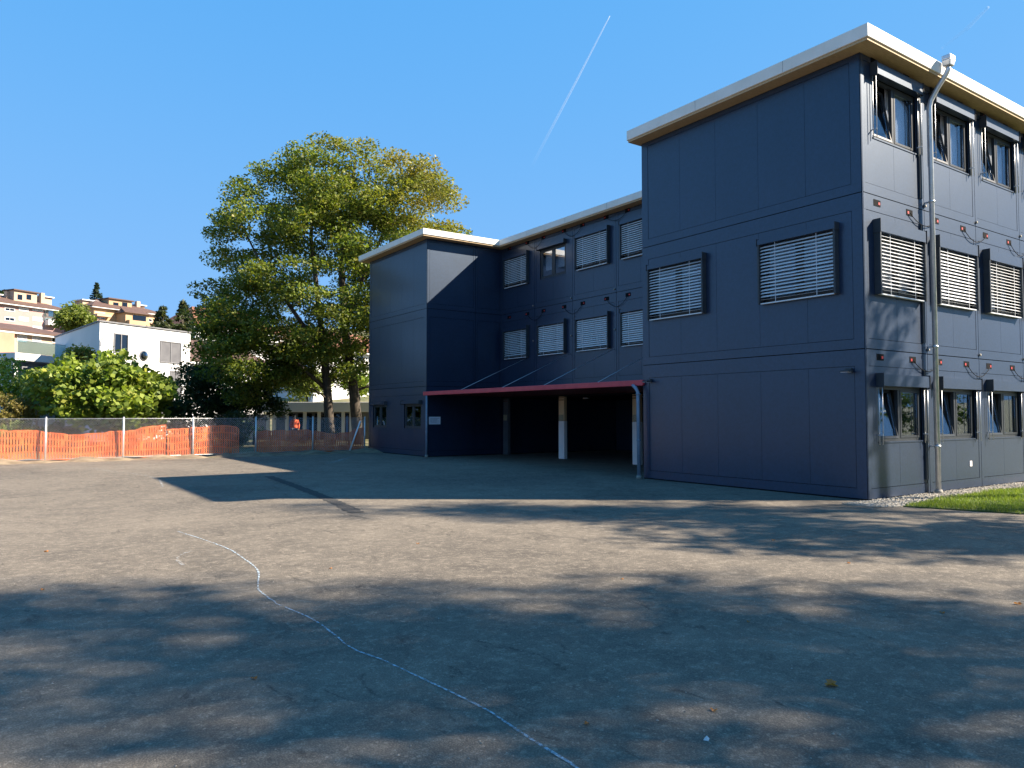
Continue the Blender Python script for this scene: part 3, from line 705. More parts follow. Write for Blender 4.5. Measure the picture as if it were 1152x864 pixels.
# ------------------------------------------------------------------ trees
def limb(mb, a, b, r0, r1, bend=.15, n=5, seg=6):
    a, b = Vector(a), Vector(b); d = (b-a).length; off = Vector((random.uniform(-1, 1), random.uniform(-1, 1), random.uniform(-.2, .9)))*d*bend
    pts = [a.lerp(b, i/n)+off*math.sin(math.pi*i/n)+Vector((random.uniform(-1, 1), random.uniform(-1, 1), 0))*d*.02*(0 < i < n) for i in range(n+1)]
    mb.tube(pts, [r0+(r1-r0)*i/n for i in range(n+1)], seg); return pts
def tree(name, label, cat, base, clumps, trunks, leaf, material, per, up=.5, group=None, aspect=.62, branch=True, tr=.2, droop=0, bark='bark', flat=.55):
    """clumps: list of (x,y,z,r) in metres; trunks: list of paths with a base radius"""
    root = empty(name, base, label, cat, group); tb = MB(); nodes = []
    for path, r in trunks:
        tb.tube(path, [r*(1-.8*(i/(len(path)-1))**.9) for i in range(len(path))], 10)
        for i in range(len(path)-1):
            for t in (0, .33, .66):
                if i+t >= .6: nodes.append((Vector(path[i]).lerp(Vector(path[i+1]), t), r*(1-.8*((i+t)/(len(path)-1))**.9)))
        nodes.append((Vector(path[-1]), r*.2))
    if branch:
        for c in sorted(clumps, key=lambda c_: (Vector(c_[:3])-Vector(base)).length):
            C_ = Vector(c[:3]); best = min(nodes, key=lambda q_: (q_[0]-C_).length+max(0, (q_[0].z-C_.z+.3))*1.6)
            d = (best[0]-C_).length; r0 = min(best[1]*.6, .022*d+.015)
            pts = limb(tb, best[0], C_, r0, .008, .12, 4, 5)
            nodes.append((Vector(pts[2]), r0*.6)); nodes.append((Vector(pts[3]), r0*.4))
    tb.build('trunk', M[bark], root, recalc=False)
    P = []
    for x, y, z, r in clumps:
        k_ = max(6, int(per*r*r)); g = rng.normal(size=(k_, 3)); g /= np.linalg.norm(g, axis=1)[:, None]
        rad = rng.random(k_)**.45*r; q_ = g*rad[:, None]; q_[:, 2] *= flat; P.append(q_+np.array([x, y, z]))
    V = leaf_quads(np.concatenate(P), leaf, up, aspect=aspect, droop=droop)
    quads_obj('crown', V, material, root); return root
def blob_clumps(c, rad, n, r, shell=.45, zmin=None, jitter=.3, keep=None, seed=0):
    g = np.random.default_rng(seed); out = []; tries = 0
    c = Vector(c)
    while len(out) < n and tries < n*40:
        tries += 1
        d = g.normal(size=3); d /= np.linalg.norm(d); k_ = (shell+(1-shell)*g.random())
        lump = 1+jitter*(.5*math.sin(3.1*d[0]+2*d[2]+seed)+.5*math.sin(4.3*d[1]-2.7*d[2]+seed*1.7))
        lat, dep, z = d[0]*rad[0]*k_*lump, d[1]*rad[1]*k_*lump, d[2]*rad[2]*k_*lump
        P = c+ld(lat, dep, z)
        if zmin is not None and P.z < zmin: continue
        if keep and not keep(P): continue
        out.append((P.x, P.y, P.z, r*g.uniform(.7, 1.3)))
    return out
def simple_tree(name, label, u, v_top, v_bot, wpx, dep, leafsize, m, n, r, per, seed, cat='tree', group=None, shell=.4, up=.5, aspect=.62, zr=1., trunk=True, depr=None, flat=.6):
    """rounded tree: width and height measured on the photograph at its own distance"""
    ct = far(u, (v_top+v_bot)/2, dep); lat = ct.x*CY_-ct.y*SY; gz = hill(lat, dep)
    rx = wpx/2/F_PX*dep; rz = (v_bot-v_top)/2/F_PX*dep
    base = Vector((ct.x, ct.y, gz)); r_ = min(r, rx*.5)
    cl = blob_clumps(ct, (max(rx-r_*.7, .2), max((depr or rx)-r_*.7, .2), max(rz-r_*.4, .2)), n, r_, shell, gz+.1, .28, None, seed)
    tp = [base-Vector((0, 0, .2)), base.lerp(ct, .5)+Vector((.1, 0, 0)), ct+Vector((0, 0, rz*.5))]
    return tree(name, label, cat, base, cl, [(tp, max(.05, rx*.05))], leafsize, m, per, up, group, aspect, True, flat=flat)
def conifer(name, label, u, v_top, v_bot, wpx, dep, m, seed, n=2600, leaf=.5, group=None):
    tip = far(u, v_top, dep); lat = tip.x*CY_-tip.y*SY; gz = hill(lat, dep); g = np.random.default_rng(seed)
    base = Vector((tip.x, tip.y, gz)); h = tip.z-gz; w = wpx/2/F_PX*dep
    vis = (v_bot-v_top)/F_PX*dep
    root = empty(name, base, label, 'tree', group); q = MB(); q.tube([base, tip], [max(.15, h*.02), .03], 8)
    P = []; z = .3
    while z < h-.1:
        k_ = min(1, (h-z)/vis); rr = w*(k_**.8)*g.uniform(.75, 1.1); nb = 7
        for b in range(nb):
            a = g.random()*6.283; L_ = rr*g.uniform(.7, 1.1)
            s1 = np.sqrt(g.random(max(4, int(n/ (h/.55)/nb)))) if True else None
            P.append(np.stack([tip.x+math.cos(a)*L_*s1+g.normal(0, .12, len(s1)), tip.y+math.sin(a)*L_*s1+g.normal(0, .12, len(s1)), gz+z-L_*.28*s1+.1*L_*s1*s1+g.normal(0, .09, len(s1))], 1))
            q.tube([(tip.x, tip.y, gz+z), (tip.x+math.cos(a)*L_*.9, tip.y+math.sin(a)*L_*.9, gz+z-L_*.2)], [.04, .01], 4)
        z += .55*max(.6, w/3)
    q.build('trunk', M['bark'], root, recalc=False)
    quads_obj('crown', leaf_quads(np.concatenate(P), leaf, .4, aspect=.45), m, root); return root

for u_, d_, w_, l_ in ((28, 34.5, 60, 'low green shrub behind the net left of the second fence post'), (72, 35.2, 62, 'low green shrub behind the sagging middle of the orange net'), (150, 35.6, 70, 'low green shrub behind the net below the bright bush'), (205, 37, 66, 'low green shrub behind the humped orange net'), (262, 38, 60, 'low green shrub below the dark laurel')):
    simple_tree('garden_shrub', l_, u_, 462 if u_ > 140 else 470, 510, w_, d_, .16, M['leaf_green' if u_ < 190 else 'leaf_dark'], 26, .45, 420, int(u_), 'shrub', 'low shrubs behind the orange netting')
# the tall plane tree behind the fence
BD = 41.
tb0, tb1 = far(372, 495, BD), far(404, 497, BD+1.2); tb0.z = 0; tb1.z = 0
OUT = [(214, 318), (236, 300), (229, 268), (234, 240), (258, 224), (250, 204), (268, 186), (308, 172), (330, 154), (352, 143), (396, 142), (430, 154), (452, 162), (490, 171), (503, 190), (516, 214), (520, 240), (528, 262), (560, 300), (560, 470), (205, 470), (210, 400), (222, 352)]
def silh(P, inset=11):           # keeps boughs inside the outline of the grown tree
    d = P.x*SY+P.y*CY_; lat = P.x*CY_-P.y*SY; u = 576+F_PX*lat/d; v = 466.6-F_PX*(P.z-EYE)/d
    if (v > 452 and u > 300) or (v > 428 and u > 352): return False
    ins = False; near = 1e9
    for (x1, y1), (x2, y2) in zip(OUT, OUT[1:]+OUT[:1]):
        if (y1 > v) != (y2 > v) and u < (x2-x1)*(v-y1)/(y2-y1)+x1: ins = not ins
        t = max(0, min(1, ((u-x1)*(x2-x1)+(v-y1)*(y2-y1))/((x2-x1)**2+(y2-y1)**2))); near = min(near, math.hypot(u-x1-t*(x2-x1), v-y1-t*(y2-y1)))
    return ins and near > inset
ctr = far(376, 300, BD)
cl = blob_clumps(ctr, (9.2, 6.2, 8.8), 350, 1.0, .35, 1.4, .06, silh, 3)
cl += blob_clumps(far(462, 224, BD-1), (3.3, 2.6, 3.4), 34, .8, .3, None, .1, silh, 6)        # the turning right-hand top
cl += blob_clumps(far(275, 395, BD-2), (4.6, 3.0, 3.0), 56, .95, .2, 1.2, .1, silh, 8)        # low hanging left boughs
cl += blob_clumps(far(352, 415, BD+.5), (3.4, 2.2, 1.5), 22, .8, .2, 2.2, .2, None, 10)
cl += blob_clumps(far(245, 350, BD-2), (1.9, 1.6, 1.1), 9, .75, .2, None, .2, None, 9)
for (u, v, r) in ((222, 322, .55), (230, 334, .5), (238, 318, .55), (218, 330, .35), (250, 330, .6), (262, 300, .9), (250, 282, .8), (240, 262, .7), (252, 248, .8), (262, 226, .8), (270, 205, .7), (290, 190, .7), (285, 215, .8)):
    p = far(u, v, BD-1.5); cl.append((p.x, p.y, p.z, r))
tz = lambda p, u, v, d: far(u, v, d)
tree('plane_tree', 'tall broad plane tree with twin trunks and yellowing crown behind the fence', 'tree', tb0, cl,
     [([tb0-Vector((0, 0, .3)), far(369, 450, BD), far(365, 400, BD-.3), far(358, 340, BD-.6), far(350, 270, BD-.8), far(352, 200, BD)], .30),
      ([tb1-Vector((0, 0, .3)), far(398, 440, BD+1), far(388, 370, BD+.8), far(384, 300, BD+.5), far(392, 235, BD+.2), far(400, 180, BD)], .34),
      ([far(388, 370, BD+.8), far(405, 320, BD+1), far(430, 265, BD), far(462, 225, BD-.6)], .17),
      ([far(365, 400, BD-.3), far(330, 350, BD-1.5), far(295, 300, BD-2), far(268, 245, BD-2)], .15),
      ([far(369, 440, BD), far(330, 405, BD-1.4), far(285, 380, BD-2.4), far(235, 350, BD-2.2)], .12)],
     .18, M['leaf_big'], 330, .8, flat=.5)
simple_tree('fig_bush', 'large sunlit bush of big bright green leaves in front of the white house', 127, 396, 492, 166, 36, .27, M['leaf_fig'], 130, .8, 190, 21, 'bush', shell=.55, aspect=.85, up=.55)
simple_tree('young_tree', 'thin yellowing tree at the shaded corner of the white house', 88, 376, 440, 44, 42, .24, M['leaf_yel'], 26, .6, 170, 22)
simple_tree('leafy_tree', 'green garden tree at the far left in front of the glass railed terrace', 14, 384, 462, 74, 40, .2, M['leaf_fig'], 24, .6, 200, 23)
simple_tree('garden_shrub', 'light green feathery shrub before the open terrace storey', 40, 412, 468, 66, 38, .17, M['leaf_lime'], 24, .5, 230, 24, 'shrub')
simple_tree('hedge', 'olive brown rounded hedge above the orange net at the left edge', 4, 442, 486, 86, 34, .12, M['leaf_olive'], 44, .5, 900, 25, 'hedge', shell=.5)
simple_tree('low_hedge', 'pale green low hedge under the olive brown one', 8, 468, 492, 74, 33, .12, M['leaf_lime'], 24, .4, 700, 26, 'hedge')
simple_tree('laurel', 'dense dark laurel right of the bright big leaved bush', 238, 392, 480, 104, 43, .2, M['leaf_dark'], 56, .8, 260, 27, 'bush', shell=.4)
simple_tree('laurel', 'dark leafy shrub hanging over the shaded fence below the plane tree', 286, 412, 482, 74, 42, .2, M['leaf_dark'], 40, .7, 240, 37, 'bush')
simple_tree('laurel', 'low dark shrub between the laurel and the white pavilion', 195, 440, 482, 50, 41, .2, M['leaf_dark'], 20, .6, 260, 28, 'bush')
simple_tree('lit_shrub', 'sunlit lime green shrub seen between the plane tree trunks', 345, 408, 452, 74, 58, .24, M['leaf_lime'], 34, .9, 150, 29, 'shrub')
simple_tree('lit_shrub', 'sunlit green shrub right of the thicker plane tree trunk', 404, 415, 452, 50, 60, .24, M['leaf_fig'], 24, .8, 150, 30, 'shrub')
simple_tree('hillside_tree', 'round yellow green tree beside the pink apartment block', 83, 341, 378, 44, 112, .5, M['leaf_lime'], 46, 1.5, 42, 31, group='trees on the hillside')
simple_tree('hillside_tree', 'dark tree behind the round yellow green one', 84, 346, 372, 36, 168, .6, M['leaf_dark'], 26, 1.6, 26, 32, group='trees on the hillside')
simple_tree('hillside_tree', 'dark bushy tree below the pair of conifers', 192, 368, 400, 62, 98, .45, M['leaf_dark'], 34, 1.5, 40, 33, group='trees on the hillside')
simple_tree('hillside_tree', 'dark tree on the skyline behind the pink apartment block', 2, 325, 350, 40, 235, .9, M['leaf_dark'], 26, 2.4, 14, 34, group='trees on the hillside')
simple_tree('hillside_tree', 'green tree beneath the ochre house', 148, 366, 392, 60, 122, .5, M['leaf_green'], 30, 1.6, 36, 35, group='trees on the hillside')
conifer('cedar', 'dark narrow cedar standing on the skyline left of the ochre house', 109, 318, 350, 24, 176, M['needle_d'], 41, 2600, .6)
conifer('spruce', 'left one of two green conifers right of the ochre house', 184, 343, 384, 44, 94, M['needle'], 42, 5200)
conifer('spruce', 'right one of two green conifers, nearest the plane tree', 206, 338, 384, 46, 96, M['needle'], 43, 5200)

# trees on the lawn to the right, whose shade falls across the yard and the wall
def shade_tree(label, lat, dep, h, rad, zc, n, r, per, seed, leaf=.2, branchy=True):
    b = ld(lat, dep, 0); c = ld(lat, dep, zc)
    cl_ = blob_clumps(c, rad, n, r, .3, 2.2, .35, None, seed)
    return tree('lime_tree', label, 'tree', b, cl_, [([b-Vector((0, 0, .2)), b+Vector((.1, .1, zc*.45)), c, c+Vector((.2, -.2, rad[2]*.8))], .24)], leaf, M['leaf_shadow'], per, .4, 'trees on the lawn beside the yard')
shade_tree('broad tall leafy tree on the lawn shading the near yard', 22.5, 4.4, 20, (5.6, 2.6, 4.8), 15.6, 36, 1.0, 92, 51, .24)
shade_tree('tallest full crowned tree on the lawn shading the left of the yard', 27.5, 4.9, 25, (4.6, 2.3, 4.2), 20.4, 50, 1.1, 88, 56, .24)
shade_tree('tall open crowned tree on the lawn, shading the middle of the yard', 27.0, 12.1, 22, (4.8, 1.5, 4.6), 18, 58, .95, 90, 52, .22)
shade_tree('slim upright tree on the lawn shading the sunlit wall', 20.6, 14.25, 15, (1.1, .75, 2.4), 11.8, 13, .55, 170, 53)
shade_tree('tall tree beyond the near lawn edge shading the foreground', 20.5, 2.2, 16, (3.8, 1.2, 3.0), 12.5, 20, 1.0, 95, 54, .24)
shade_tree('middling tree on the lawn shading the yard in front of the building corner', 20.6, 9.9, 14, (3.6, 1.7, 3.0), 10.6, 66, .9, 100, 55, .22)
for k_, (x_, y_, h_) in enumerate(((40, -17, 13), (48, -19, 15), (57, -26, 14), (38, -24, 16), (66, -24, 15))):
    b_ = Vector((x_, y_, 0)); la_ = x_*CY_-y_*SY; de_ = x_*SY+y_*CY_
    shade_tree(('first', 'second', 'third', 'fourth', 'last')[k_]+' tree from the building in the row beyond the lawn hedge', la_, de_, h_, (5, 5, 6.5), h_*.55+4, 80, 1.7, 22, 60+k_, .42)
hb_ = Vector((34, -9.5, 0)); g_ = np.random.default_rng(77)  # unseen hedge, added so the ground floor panes reflect dark green
tree('reflection_hedge', 'long unseen hedge added beyond the lawn for the window reflections', 'hedge', hb_, [(34+g_.uniform(-16, 22), -9.5+g_.uniform(-1, 1)-.25*0, g_.uniform(.4, 3.8), g_.uniform(.7, 1.0)) for i in range(190)],
     [([hb_-Vector((0, 0, .2)), hb_+Vector((0, 0, 1.5)), hb_+Vector((.2, 0, 3))], .1)], .26, M['leaf_shadow'], 70, .4, branch=False)

# ------------------------------------------------------------------ houses
class Facade:
    def __init__(s, ua, da, ub, db):
        a, b = far(ua, 466, da), far(ub, 466, db); a.z = b.z = 0
        s.a, s.b = a, b; s.u = (b-a).normalized(); s.len = (b-a).length; s.n = Vector((s.u.y, -s.u.x, 0))
        if s.n.dot(-a) < 0: s.n = -s.n
        s.face = Face(a, s.u, s.n)
    def hit(s, u, v):
        D = ray(u, v); o = s.a; t = (o.x*s.n.x+o.y*s.n.y)/(D.x*s.n.x+D.y*s.n.y); P = D*t
        return (P-o).dot(s.u), EYE+D.z*t
    def z(s, u, v): return s.hit(u, v)[1]
def hwin(fc, root, rect, pane='glassdark', frame='white', name='window', fw=.07):
    s0, z1 = fc.hit(rect[0], rect[1]); s1, z0 = fc.hit(rect[2], rect[3])
    f = fc.face; q = MB()
    for a, b, c, e in ((s0, s1, z0, z0+fw), (s0, s1, z1-fw, z1), (s0, s0+fw, z0+fw, z1-fw), (s1-fw, s1, z0+fw, z1-fw), ((s0+s1)/2-.03, (s0+s1)/2+.03, z0+fw, z1-fw)):
        f.box(q, a, b, c, e, .004, .06)
    o = q.build(name, M[frame], root); q = MB(); f.box(q, s0+fw, s1-fw, z0+fw, z1-fw, .004, .025); q.build('pane', M[pane], o); return o
def hip(mb, fc, s0, s1, d0, d1, ze, rise, ov=.5, ridge=.35, th=.18):
    """hip roof over the rectangle s0..s1 along the facade, d0 (front) .. d1 (back, negative)"""
    P = fc.face.p; a, b, c, d = s0-ov, s1+ov, d0+ov, d1-ov; w = abs(c-d)/2; m_ = (c+d)/2
    i = min(w*.9, (b-a)*.5*(1-ridge)) if ridge < 1 else 0
    vs = [P(a, c, ze), P(b, c, ze), P(b, d, ze), P(a, d, ze), P(a, c, ze+th), P(b, c, ze+th), P(b, d, ze+th), P(a, d, ze+th), P(a+i, m_, ze+th+rise), P(b-i, m_, ze+th+rise)]
    mb.add(vs, [(0, 3, 2, 1), (0, 1, 5, 4), (1, 2, 6, 5), (2, 3, 7, 6), (3, 0, 4, 7), (4, 5, 9, 8), (5, 6, 9), (6, 7, 8, 9), (7, 4, 8)])
def chimney(fc, root, s, d, z0, z1, m='peach', w=.9):
    q = MB(); fc.face.box(q, s, s+w, z0, z1, d-w, d); q.build('chimney', M[m], root)
def house(name, label, ua, da, ub, db, v_eave, v_base, back, wall, roofm, rise, wlist, ov=.6, ridge=.35):
    fc = Facade(ua, da, ub, db); um = (ua+ub)/2; ze = fc.z(um, v_eave); zb = fc.z(um, v_base)-6
    mid = (fc.a+fc.b)/2; lat = mid.x*CY_-mid.y*SY; dep = mid.x*SY+mid.y*CY_; zb = min(zb, hill(lat, dep)-.5)
    root = empty(name, (mid.x, mid.y, zb), label, 'house')
    q = MB(); fc.face.box(q, 0, fc.len, zb, ze, -back, 0); q.build('wall', M[wall], root)
    q = MB(); hip(q, fc, 0, fc.len, 0, -back, ze+.003, rise, ov, ridge); q.build('roof', M[roofm], root)
    q = MB(); fc.face.box(q, -ov*.9, fc.len+ov*.9, ze-.22, ze+.001, 0.003, ov*.9); q.build('eave', M['white'], root)
    for w in wlist: hwin(fc, root, w[:4], *w[4:])
    return root, fc, ze
# white modern house
fw = Facade(110, 45, 212.6, 52); zt = fw.z(110, 361.5); ztr = fw.z(212.6, 374.6)
wl = Facade(110, 45, 60, 51.5)
wr = empty('white_house', (fw.a.x, fw.a.y, 0), 'white modern flat roofed house with a round window behind the bright bush', 'house')
A_, B_ = fw.a, fw.b; C_ = B_+(wl.b-wl.a); D_ = wl.b
q = MB(); q.hexa([(*A_[:2], -.3), (*B_[:2], -.3), (*C_[:2], -.3), (*D_[:2], -.3), (*A_[:2], zt), (*B_[:2], ztr), (*C_[:2], ztr), (*D_[:2], zt-.3)]); q.build('wall', M['white'], wr)
q = MB(); cx = (A_+B_+C_+D_)/4; ex = lambda p, k_=1.02: cx+(p-cx)*k_
q.hexa([(*ex(A_)[:2], zt+.005), (*ex(B_)[:2], ztr+.005), (*ex(C_)[:2], ztr+.005), (*ex(D_)[:2], zt-.295), (*ex(A_)[:2], zt+.09), (*ex(B_)[:2], ztr+.09), (*ex(C_)[:2], ztr+.09), (*ex(D_)[:2], zt-.21)]); q.build('roof', M['greymetal'], wr)
hwin(fw, wr, (128, 374.5, 143.5, 398), 'glassdark', 'greymetal', fw=.06); hwin(fw, wr, (180, 383, 203, 409.5), 'shade', 'greymetal', fw=.06); hwin(fw, wr, (191, 417, 203, 446), 'shade', 'greymetal', fw=.06)
s_, z_ = fw.hit(161.5, 400); q = MB(); q.tube([fw.face.p(s_, .0, z_), fw.face.p(s_, .05, z_)], .34, 24); o = q.build('window', M['greymetal'], wr)
q = MB(); q.tube([fw.face.p(s_, .051, z_), fw.face.p(s_, .06, z_)], .27, 24); q.build('pane', M['glassdark'], o)
# terrace house to its left
ft = Facade(15, 46, 84, 51); tr_ = empty('terrace_house', (ft.a.x, ft.a.y, 0), 'white house with a glass railed roof terrace at the left, behind garden trees', 'house')
zs = [ft.z(40, v) for v in (399, 407, 436, 446)]
q = MB(); f = ft.face; f.box(q, .4, ft.len, -.4, zs[1]-.01, -7, -1.6); f.box(q, 0, .35, -.4, zs[1]-.01, -1.6, -.1); q.build('wall', M['white'], tr_)
q = MB(); f.box(q, -.2, ft.len, zs[1], zs[0], -7, 0.2); q.build('terrace_slab', M['white'], tr_)
q = MB(); f.box(q, -.2, ft.len, zs[3], zs[2], -1.55, 0.1); q.build('balcony', M['white'], tr_)
q = MB(); zg1 = ft.z(40, 385); f.box(q, .1, ft.len-.2, zs[0]+.02, zg1, .08, .10); q.build('glass_railing', M['teal'], tr_)
q = MB(); f.box(q, .1, ft.len-.2, zg1, zg1+.04, .06, .12); q.build('handrail', M['zinc'], tr_)
for u in (30, 48, 66): hwin(ft, tr_, (u-6, 412, u+6, 434), 'glassdark', 'greymetal')
# peach house
r_, fc, ze = house('peach_house', 'peach house with a brown hipped roof below the pink apartment block', -38, 84, 80, 97, 374, 400, 9, 'peach', 'rooftile', 1.3, [(19, 376.5, 30, 385, 'blind', 'white'), (36, 376.5, 46, 385.5, 'blind', 'white'), (58, 378, 66, 386, 'glassdark', 'white'), (70, 378, 79, 386, 'blind', 'white')], .7, .5)
q = MB(); s0 = fc.hit(-30, 380)[0]; s1 = fc.hit(10, 380)[0]; fc.face.box(q, s0, s1, ze-8, ze-.3, .01, .9); q.build('bay_wall', M['brownwall'], r_)
# pink apartment block
rr, fc, ze = house('apartment_block', 'pale pink apartment block with brown roof and dormers on the hillside at the left edge', -48, 132, 70, 150, 342, 375, 13, 'pinkwall', 'rooftile', 2.3, [], .9, .62)
for (v0, v1) in ((345.5, 351), (356, 362), (366.5, 372)):
    for (a, b, pn) in ((-28, -17, 'glassdark'), (-12, -1, 'blind'), (5, 16.5, 'glassdark'), (21, 32, 'blind'), (36.5, 48, 'blind')): hwin(fc, rr, (a, v0, b, v1), pn, 'white', 'window', .14)
for v in (354, 363.5):
    s0, s1 = fc.hit(50, v)[0], fc.hit(62.5, v)[0]; z = fc.z(56, v); q = MB(); fc.face.box(q, s0, s1, z-.5, z+.55, .01, 1.2); q.build('balcony', M['teal'] if v < 360 else M['white'], rr)
    hwin(fc, rr, (51, v-6, 61, v-1), 'glassdark', 'white', 'window', .12)
def dormer(fc, root, u0, u1, v0, v1, d, m, rm, wrects, back=3):
    s0, z0 = fc.hit(u0, v1); s1, z1 = fc.hit(u1, v0); q = MB(); fc.face.box(q, s0, s1, z0, z1, d-back, d); o = q.build('dormer', M[m], root)
    q = MB(); fc.face.box(q, s0-.3, s1+.3, z1+.003, z1+.22, d-back-.3, d+.4); q.build('dormer_roof', M[rm], o)
    for a, b, c, e in wrects:
        sa, zb_ = fc.hit(a, e); sb_, zt_ = fc.hit(b, c); q = MB(); fc.face.box(q, sa, sb_, zb_, zt_, d+.003, d+.04); q.build('dormer_window', M['glassdark'], o)
dormer(fc, rr, 24, 50, 329.5, 338, -2.2, 'peach', 'rooftile', [(28, 33.5, 331, 336), (38, 43.5, 331, 336)])
dormer(fc, rr, 62, 75, 334, 344, -4.5, 'peach', 'white', [])
dormer(fc, rr, 7, 14, 331, 338, -3.5, 'peach', 'white', [])
for u, v in ((21, 326.5), (59.5, 328)): 
    s1, z1 = fc.hit(u, v); chimney(fc, rr, s1, -3.5, z1-2.2, z1, 'peach', .75)
# ochre house
ro, fo, ze = house('ochre_house', 'ochre house with stacked brown roofs, balconies and dormers on the hill skyline', 103, 148, 176, 160, 349, 372, 11, 'tan', 'rooftile', 2.2, [(107, 350.5, 118, 353), (107, 356, 118, 359.5), (162, 350, 170, 355), (163, 358, 171, 362)], .8, .45)
dormer(fo, ro, 128, 154, 338.8, 347, -1.8, 'tan', 'rooftile', [(133, 139, 340, 345), (143, 149, 340, 345)])
dormer(fo, ro, 106, 122, 338, 344, -4.2, 'peach', 'white', []); dormer(fo, ro, 166, 176, 343, 349, -4.2, 'peach', 'white', [])
s1, z1 = fo.hit(163.5, 337.5); chimney(fo, ro, s1, -3, z1-2.4, z1, 'peach', .8)
s0, s1 = fo.hit(131, 355)[0], fo.hit(157, 355)[0]; zf = fo.z(144, 354.5)
q = MB(); fo.face.box(q, s0, s1, zf-7, zf, .01, 3.2); bay = q.build('front_bay', M['tan'], ro)
q = MB(); P = fo.face.p; a, b, t_ = s0-.5, s1+.5, zf+.01
q.add([P(a, 3.7, t_), P(b, 3.7, t_), P(b, -.5, t_+.02), P(a, -.5, t_+.02), P(a, 3.7, t_+.15), P(b, 3.7, t_+.15), P(a+1.3, 0, t_+1.5), P(b-1.3, 0, t_+1.5)], [(0, 1, 5, 4), (4, 5, 7, 6), (0, 4, 6, 3), (1, 2, 7, 5), (0, 3, 2, 1), (3, 6, 7, 2)]); q.build('bay_roof', M['rooftile'], bay)
q = MB(); sa, sb_ = fo.hit(139, 357)[0], fo.hit(154, 357)[0]; fo.face.box(q, sa, sb_, zf-1.35, zf-.3, 3.204, 3.24); q.build('bay_window', M['glassdark'], bay)
q = MB(); fo.face.box(q, s0+.2, s1-.2, zf-2.4, zf-1.5, 3.25, 4.3); q.build('balcony', M['tan'], ro)
for (u0, u1, v0, v1) in ((106, 122, 353.5, 356), (106, 118, 360.5, 363.5), (158, 173, 355.6, 358)):
    a, b = fo.hit(u0, v0)[0], fo.hit(u1, v0)[0]; q = MB(); fo.face.box(q, a, b, fo.z(110, v1), fo.z(110, v0), .01, 1.1); q.build('balcony', M['peach'], ro)
# houses glimpsed through the plane tree
house('red_roofed_house', 'white house with long terracotta roof seen through the left boughs of the plane tree', 218, 101, 312, 113, 372, 400, 9, 'white', 'redtile', 3.2, [(224, 375, 233, 382, 'glassdark', 'white'), (240, 375, 249, 382, 'glassdark', 'white'), (258, 375, 267, 382, 'blind', 'white'), (278, 375, 288, 382, 'glassdark', 'white')], .6, .6)
house('brown_roofed_house', 'low house with brown tiled roof directly right of the white modern house', 211, 62, 296, 68, 409, 440, 7, 'white', 'rooftile', 2.0, [(218, 413, 228, 424, 'glassdark', 'white'), (240, 413, 250, 424, 'glassdark', 'white'), (262, 413, 272, 424, 'glassdark', 'white')], .5, .6)
house('orange_roofed_house', 'house with orange tiled roof seen right of the plane tree trunks', 352, 88, 440, 98, 396, 430, 8, 'white', 'redtile', 2.6, [(362, 400, 371, 408, 'glassdark', 'white'), (382, 400, 391, 408, 'blind', 'white'), (400, 400, 409, 408, 'glassdark', 'white')], .6, .6)
house('gabled_house', 'pale house with red roof high between the plane tree boughs', 306, 126, 356, 132, 384, 410, 8, 'peach', 'redtile', 2.6, [(314, 388, 321, 394, 'blind', 'white'), (332, 388, 339, 394, 'glassdark', 'white')], .6, .5)
# white pavilion behind the fence
fp = Facade(296, 48, 440, 47.6); pv = empty('pavilion', (fp.a.x, fp.a.y, 0), 'low white pavilion with posts and dark glazing under the plane tree', 'pavilion')
zr0, zr1 = fp.z(350, 463.5), fp.z(350, 452.5); f = fp.face
q = MB(); f.box(q, -.3, fp.len+.3, zr0, zr1, -5, .5); q.build('roof', M['white'], pv, bevel=.02)
q = MB(); f.box(q, 0, fp.len, -.1, zr0-.005, -4.8, -1.6); q.build('wall', M['greymetal'], pv)
for u in (303, 310, 324, 344, 360, 387, 396, 418): 
    s1 = fp.hit(u, 470)[0]; q = MB(); f.box(q, s1-.09, s1+.09, -.1, zr0-.004, .1, .28); q.build('post', M['white'], pv)
for u0, u1 in ((312, 322), (326, 342), (346, 358), (362, 385)):
    a, b = fp.hit(u0, 470)[0], fp.hit(u1, 470)[0]; q = MB(); f.box(q, a, b, .1, zr0-.1, -1.59, -1.55); q.build('window', M['glassdark'], pv)
for u0, u1 in ((317, 322), (337, 341), (384, 386)):
    a, b = fp.hit(u0, 470)[0], fp.hit(u1, 470)[0]; q = MB(); f.box(q, a, b, .15, 1.55, -1.2, -1.1); q.build('blue_door', M['bluepanel'], pv)
fg = Facade(234, 52, 300, 50); lwall = MB(); fg.face.box(lwall, 0, fg.len, -.2, fg.z(270, 466), -.2, 0); lwall.face = None
tag(lwall.build('garden_wall', M['shade']), 'low grey garden wall left of the white pavilion', 'wall')

